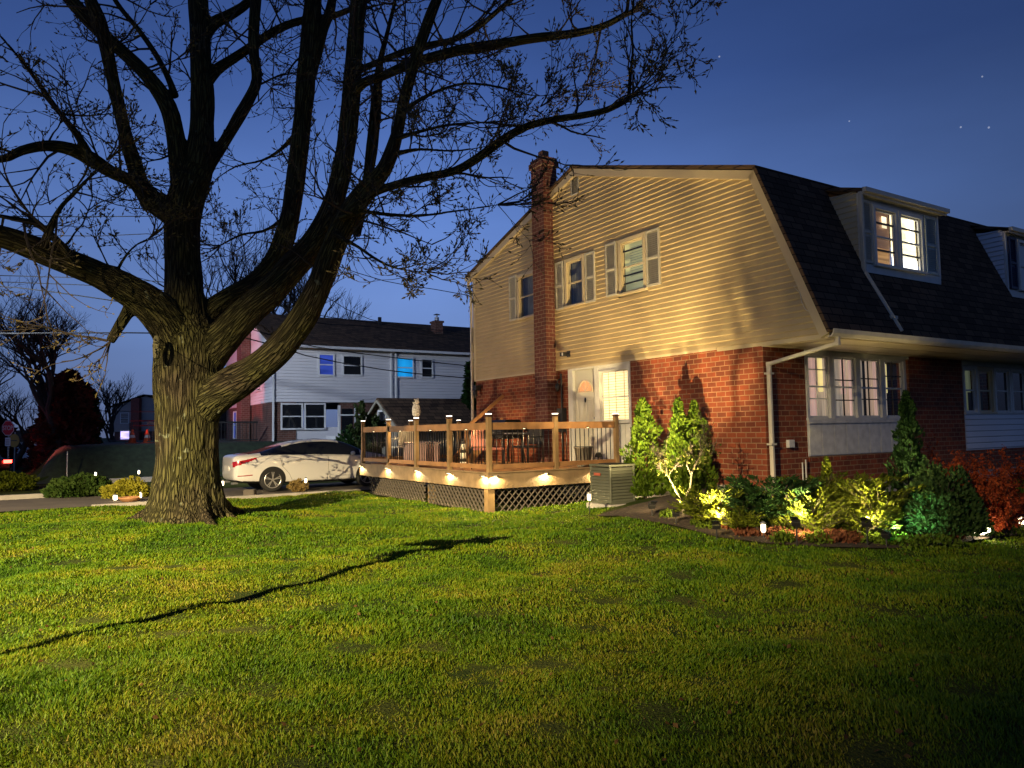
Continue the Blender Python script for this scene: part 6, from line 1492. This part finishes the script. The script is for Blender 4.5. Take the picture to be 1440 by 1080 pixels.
# canopy frame, traffic cones and parcel by the far house
t = thing('canopy_frame', 'open red topped canopy frame in front of the distant house', 'canopy', tuple(P(186, 622, 36)), ROT)
b = MB(); b.beam((0, 0, .8), (1.2, 0, .8), .05, .06); b.beam((0, 1.2, 1.05), (1.2, 1.2, 1.05), .05, .06); b.build('top_rail', mat('red_paint', (.5, .05, .04), .5), t)
b = MB()
for x in (0, 1.2):
    for y in (0, 1.2): b.beam((x, y, -.4), (x, y, .95), .05, .05)
b.beam((0, 0, .7), (1.2, 0, .1), .04, .04); b.build('frame', M['walk'], t)
conem = mat('orange_cone', (.6, .10, .03), .6)
for k, (x, y, lb) in enumerate(((186, 623, 'left orange traffic cone under the canopy frame'), (207, 623, 'right orange traffic cone, nearest the big trunk'))):
    t = thing('traffic_cone', lb, 'traffic cone', tuple(P(x, y, 34)), 0, 'traffic cones by the distant house')
    b = MB(); b.box(-.22, .22, -.22, .22, -.02, .02); b.lathe([(.17, .02), (.04, .62)], 16); b.build('cone', conem, t, True)
    b = MB(); b.lathe([(.125, .24), (.098, .36)], 16); b.build('band', M['white'], t)
# road signs
SGP = P(11, 664, 36); SGP.z = 0
t = thing('stop_sign', 'red octagonal stop sign on a post at the left edge', 'sign', SGP, R(-15))
b = MB(); b.tube([(0, 0, -.1), (0, 0, 2.55)], .035, 8); b.build('post', M['steel'], t)
octo = lambda r: [(r*math.cos(R(22.5+45*k)), 2.16+r*math.sin(R(22.5+45*k))) for k in range(8)]
m_w = mat('sign_white', (.75, .75, .75), .4, .02); m_r = mat('sign_red', (.62, .02, .03), .4, .02)
b = MB(); b.prism(octo(.385), -.055, -.04, 'y'); b.build('border', m_w, t)
b = MB(); b.prism(octo(.355), -.060, -.056, 'y'); face = b.build('face', m_r, t)
def text(body, size, p, rx, mt, parent, name='lettering', ext=.003):
    c = bpy.data.curves.new(name, 'FONT'); c.body = body; c.size = size; c.align_x = 'CENTER'; c.align_y = 'CENTER'; c.extrude = ext
    o = bpy.data.objects.new(name, c); COL.objects.link(o); dg = bpy.context.evaluated_depsgraph_get(); me = bpy.data.meshes.new_from_object(o.evaluated_get(dg)); bpy.data.objects.remove(o)
    me.materials.clear(); me.materials.append(mt); o = bpy.data.objects.new(name, me); COL.objects.link(o); o.parent = parent; o.location = p; o.rotation_euler = (R(90), 0, 0); o.scale = (rx, 1, 1); return o
text('STOP', .31, (0, -.066, 2.16), .82, m_w, t)
b = MB(); b.box(-.16, .16, -.05, -.04, 1.30, 1.70); b.build('small_plate', m_w, t)
b = MB()
for k in range(3): b.box(-.11, .11, -.056, -.051, 1.38+k*.1, 1.41+k*.1)
b.build('plate_marks', M['brick_far'], t)
t = thing('warning_sign', 'round yellow sign just behind the stop sign', 'sign', P(20, 662, 38.5)*1.0, R(-15)); t.location.z = 0
b = MB(); b.tube([(0, 0, -.1), (0, 0, 2.0)], .03, 8); b.build('post', M['steel'], t)
b = MB(); b.lathe([(.34, -.06), (.34, -.045)], 24, (0, 0, 1.55), axis='y'); b.build('face', mat('sign_yellow', (.60, .30, .02), .5, .03), t)
b = MB(); b.box(-.2, .2, -.066, -.061, 1.53, 1.57); b.build('bar', M['plastic'], t)
t = thing('thin_post', 'thin bare metal post standing behind the dark spreading bush', 'post', G(94, 678)); b = MB(); b.tube([(0, 0, -.1), (0, 0, 1.15)], .022, 8); b.build('post', M['steel'], t)
# a car tail lamp glow at the junction: parked dark car with lit lamps
t = thing('dark_car', 'dark car with red tail lights at the left edge by the stop sign', 'car', tuple(P(-62, 668, 33)), R(72)); t.location.z = -.1
b = MB(); prof = [(0, .35), (.05, .85), (.5, .95), (1.1, 1.4), (2.6, 1.42), (3.5, .98), (4.4, .85), (4.5, .4), (4.3, .25), (.2, .25)]
b.prism([(x-2.2, z) for x, z in prof], -.85, .85, 'x')
cb_ = b.build('body', M['black'], t, bevel=.12)
for y in (-1.4, 1.3):
    for sx_ in (-.82, .82): b = MB(); b.lathe([(.32, -.1), (.32, .1)], 20, (0, 0, 0), axis='z'); w_ob = b.build('wheel', M['plastic'], t); w_ob.rotation_euler = (0, R(90), 0); w_ob.location = (sx_, y, .32)
b = MB(); b.box(-.82, -.5, -2.25, -2.16, .68, .82); b.box(.5, .82, -2.25, -2.16, .68, .82); b.build('tail_light', emis('red_tail_lamp', (1, .03, .02), 25), t)
d2 = dup(t, (*loc(-16, 22).xy, -.1), R(150.6), 'unseen dark car added on the side street to redden the white gable', 'dark cars on the side street'); t['group'] = 'dark cars on the side street'
rd_ = Vector((0, -15, 3.6)); lamp('SPOT', d2, (0, -2.4, .8), 5200, (1, .13, .11), .1, tuple(rd_), 30, .3)  # red spot of the added, out-of-view car tints the gable
lamp('SPOT', t, (0, -2.5, .75), 40, (1, .05, .03), .1, (0.1, -1, -.10), 150, .5)
# background trees
def bare_tree(p, h, label, seed, spread=.55, r0=.22, group='bare trees in the background', leafm=None, splits=5, name='bare_tree', fork=.28, dense=1.0):
    t = thing(name, label, 'tree', p, 0, group); rq = random.Random(seed); tr = MB(); br = MB(); C_ = []
    def g(q, d, L, r, lv):
        pts = [q]; dd = d.normalized(); n_ = 4
        for i_ in range(n_):
            dd = (dd+Vector((rq.gauss(0, .14), rq.gauss(0, .14), rq.gauss(.05, .08)))).normalized(); pts.append(pts[-1]+dd*L/n_)
        (tr if lv == 0 else br).tube(pts, [r*(1-.35*i_/n_) for i_ in range(n_+1)], 8 if lv < 2 else 4 if lv < 4 else 3, caps=False)
        if lv >= splits:
            if leafm: C_.append(tuple(pts[-1])); C_.append(tuple(pts[2]))
            return
        k = int(rq.randint(3, 4)*dense) if lv > 0 else 5
        for j in range(k):
            i_ = n_ if j < 2 else rq.randint(2, n_); a_ = rq.uniform(0, 6.3); s_ = spread*rq.uniform(.5, 1.3)
            nd_ = (dd+Vector((math.cos(a_)*s_, math.sin(a_)*s_, rq.uniform(-.05, .3)))); g(pts[i_], nd_, L*rq.uniform(.6, .85), r*rq.uniform(.45, .65), lv+1)
    g(Vector((0, 0, -.2)), Vector((0, 0, 1)), h*fork, r0, 0)
    tr.build('trunk', M['twig'], t, True); br.build('branches', M['twig'], t)
    if C_: C_ = np.array(C_); leaf_cloud('foliage', C_, rng.normal(0, 1, C_.shape), .11, leafm, t)
    return t
def gp(px, Z, z=0.): q = P(px, 600, Z); return (q.x, q.y, z)
bare_tree(gp(107, 33), 10.4, 'bare spreading tree rising above the dark conifer', 5, .78, .26, fork=.27, splits=6)
bare_tree(gp(20, 40), 6.4, 'low bare tree behind the stop sign', 8, .7, .18)
bare_tree(gp(-20, 36), 7.4, 'bare tree cut by the left edge of the photo', 19, .7, .2)
bare_tree(gp(165, 52), 7.6, 'distant bare tree over the roof of the gambrel house', 12, .6, .2)
bare_tree(gp(452, 50, 1.3), 17, 'wide bare tree behind the roof of the white house', 15, .62, .3, fork=.26)
bare_tree(gp(335, 50, 1.3), 17, 'bare tree glimpsed between the big limbs behind the white house', 25, .6, .3)
def conifer(p, h, r, label, n_, seed, mt):
    t = thing('dark_conifer', label, 'evergreen', p, 0, 'dark evergreens by the junction'); rs = np.random.default_rng(seed)
    z = rs.random(n_)*h; a = rs.uniform(0, 6.28, n_); prof = r*np.minimum(1, ((h-z)/h)**.42)*(.75+.35*np.sin(a*3+z*2)+.2*np.sin(a*2-z*3))*(1-.5*rs.random(n_)**2)
    C_ = np.stack([np.cos(a)*prof, np.sin(a)*prof, z], -1); D_ = np.stack([np.cos(a), np.sin(a), .1+0*a], -1); leaf_cloud('foliage', C_, D_, .2, mt, t, 2, rs)
    b = MB(); b.tube([(0, 0, -.2), (0, 0, h*.9)], [.2, .04], 8); b.build('trunk', M['twig'], t)
L_rd = leaf_mat('reddish_dark_foliage', (.07, .018, .012), (.14, .045, .03), scale=1.5, fine=4)
conifer(gp(98, 33), 4.6, 1.35, 'broad dark reddish evergreen between the stop sign and the far house', 3600, 1, L_rd)
conifer(gp(122, 35.5), 4.0, .8, 'narrow dark evergreen at the left end of the far house', 2200, 2, L_dark)
conifer(gp(72, 37), 4.3, 1.1, 'dark evergreen with a rounded top behind the broad reddish one', 2600, 3, L_rd)
conifer(gp(663, 30.5), 4.4, .4, 'thin dark evergreen column between the garage and the tan house', 3000, 4, L_dark)
conifer(gp(-10, 44), 3.0, 1.6, 'dark evergreen mass at the left edge beyond the road', 4500, 6, L_rd)
p = P(523, 610, 26); p.z = .5; wisp(p, 1.75, 'tall thin leafy shrub in the dark behind the far end of the deck', 12, leaf_mat('dull_green_leaf', (.04, .07, .02), (.07, .10, .03)), 81, 30, .08, .35, thick=.02, name='tall_shrub')
p = P(500, 610, 26.5); p.z = .5; bush(p, .9, .7, 1.3, 'dark rounded shrub beside the porch of the white house', 3500, L_dark, .08, 82)
# distant lit yard and road lamps
for k, (x, y, Z, lb, e, c) in enumerate(((46, 618, 60, 'far away white street light above the lit yard', 900, (1, .85, .6)), (61, 642, 34, 'tiny white lamp at the kerb left of the thin post', 12, (1, .9, .8)))):
    q = P(x, y, Z); t = thing('distant_lamp', lb, 'lamp', (q.x, q.y, 0), 0); b = MB(); b.tube([(0, 0, -.1), (0, 0, q.z)], .03, 6); b.build('pole', M['steel'], t)
    b = MB(); b.blob((0, 0, q.z), .16 if k == 0 else .06, .16 if k == 0 else .06, .16 if k == 0 else .06); b.build('lens', emis('distant_bulb', c, 12), t, True); lamp('POINT', t, (0, 0, q.z), e, c, .1)
q = P(30, 640, 62); t = thing('pale_outbuilding', 'pale bluish outbuilding wall seen under the distant street light', 'building', (q.x-1.6, q.y, 0), 0)
b = MB(); b.box(0, 3.2, 0, 4, -.2, 1.4); b.build('wall', mat('pale_blue_wall', (.35, .4, .5), .7), t); b = MB(); b.prism([(-.2, 1.4), (4.2, 1.4), (2, 2.4)], -.1, 3.3, 'x'); b.build('roof', M['shingle'], t)
# red glow on the white house gable comes from the added, unseen second car
# cables
def cable(pts, label, r=.014):
    pp, rr = spline([P(*q) for q in pts], [r]*len(pts), 1.0); c = pp[0].copy(); b = MB(); b.tube([q-c for q in pp], r, 5); o = b.build('overhead_cable', M['plastic']); o.location = c; tag(o, label, 'cable', 'overhead cables')
cable([(-120, 304, 24), (120, 305, 24), (262, 309, 25), (420, 355, 27), (540, 395, 29), (662, 416, 30), (900, 470, 33)], 'uppermost overhead cable, passing above the white house', .016)
cable([(-120, 331, 24), (140, 332, 24), (262, 334, 25), (420, 395, 27), (520, 449, 29), (662, 470, 31), (900, 500, 33)], 'overhead cable crossing just above the roof of the white house')
cable([(-120, 386, 23), (20, 388, 23), (262, 400, 24), (430, 440, 26), (530, 455, 29), (662, 474, 31), (900, 505, 33)], 'overhead cable second above the roof ridge of the white house')
cable([(-120, 396, 23), (20, 397, 23), (262, 412, 24), (430, 452, 26), (530, 460, 29), (662, 480, 31), (900, 512, 33)], 'lowest of the cables clearing the roof of the white house')
cable([(-120, 403, 22), (20, 404, 22), (262, 440, 23), (350, 462, 24), (440, 487, 26), (530, 500, 28), (662, 515, 29), (900, 540, 31)], 'cable running across the upper windows of the white house', .018)
cable([(-120, 468, 21), (20, 469, 21), (180, 468, 22), (340, 474, 24), (430, 500, 26), (540, 520, 27), (662, 532, 28), (900, 550, 30)], 'lowest cable across the white siding of the far house', .02)
cable([(-120, 574, 34), (20, 575, 34), (100, 577, 34), (220, 579, 34)], 'low cable in front of the far gambrel house')
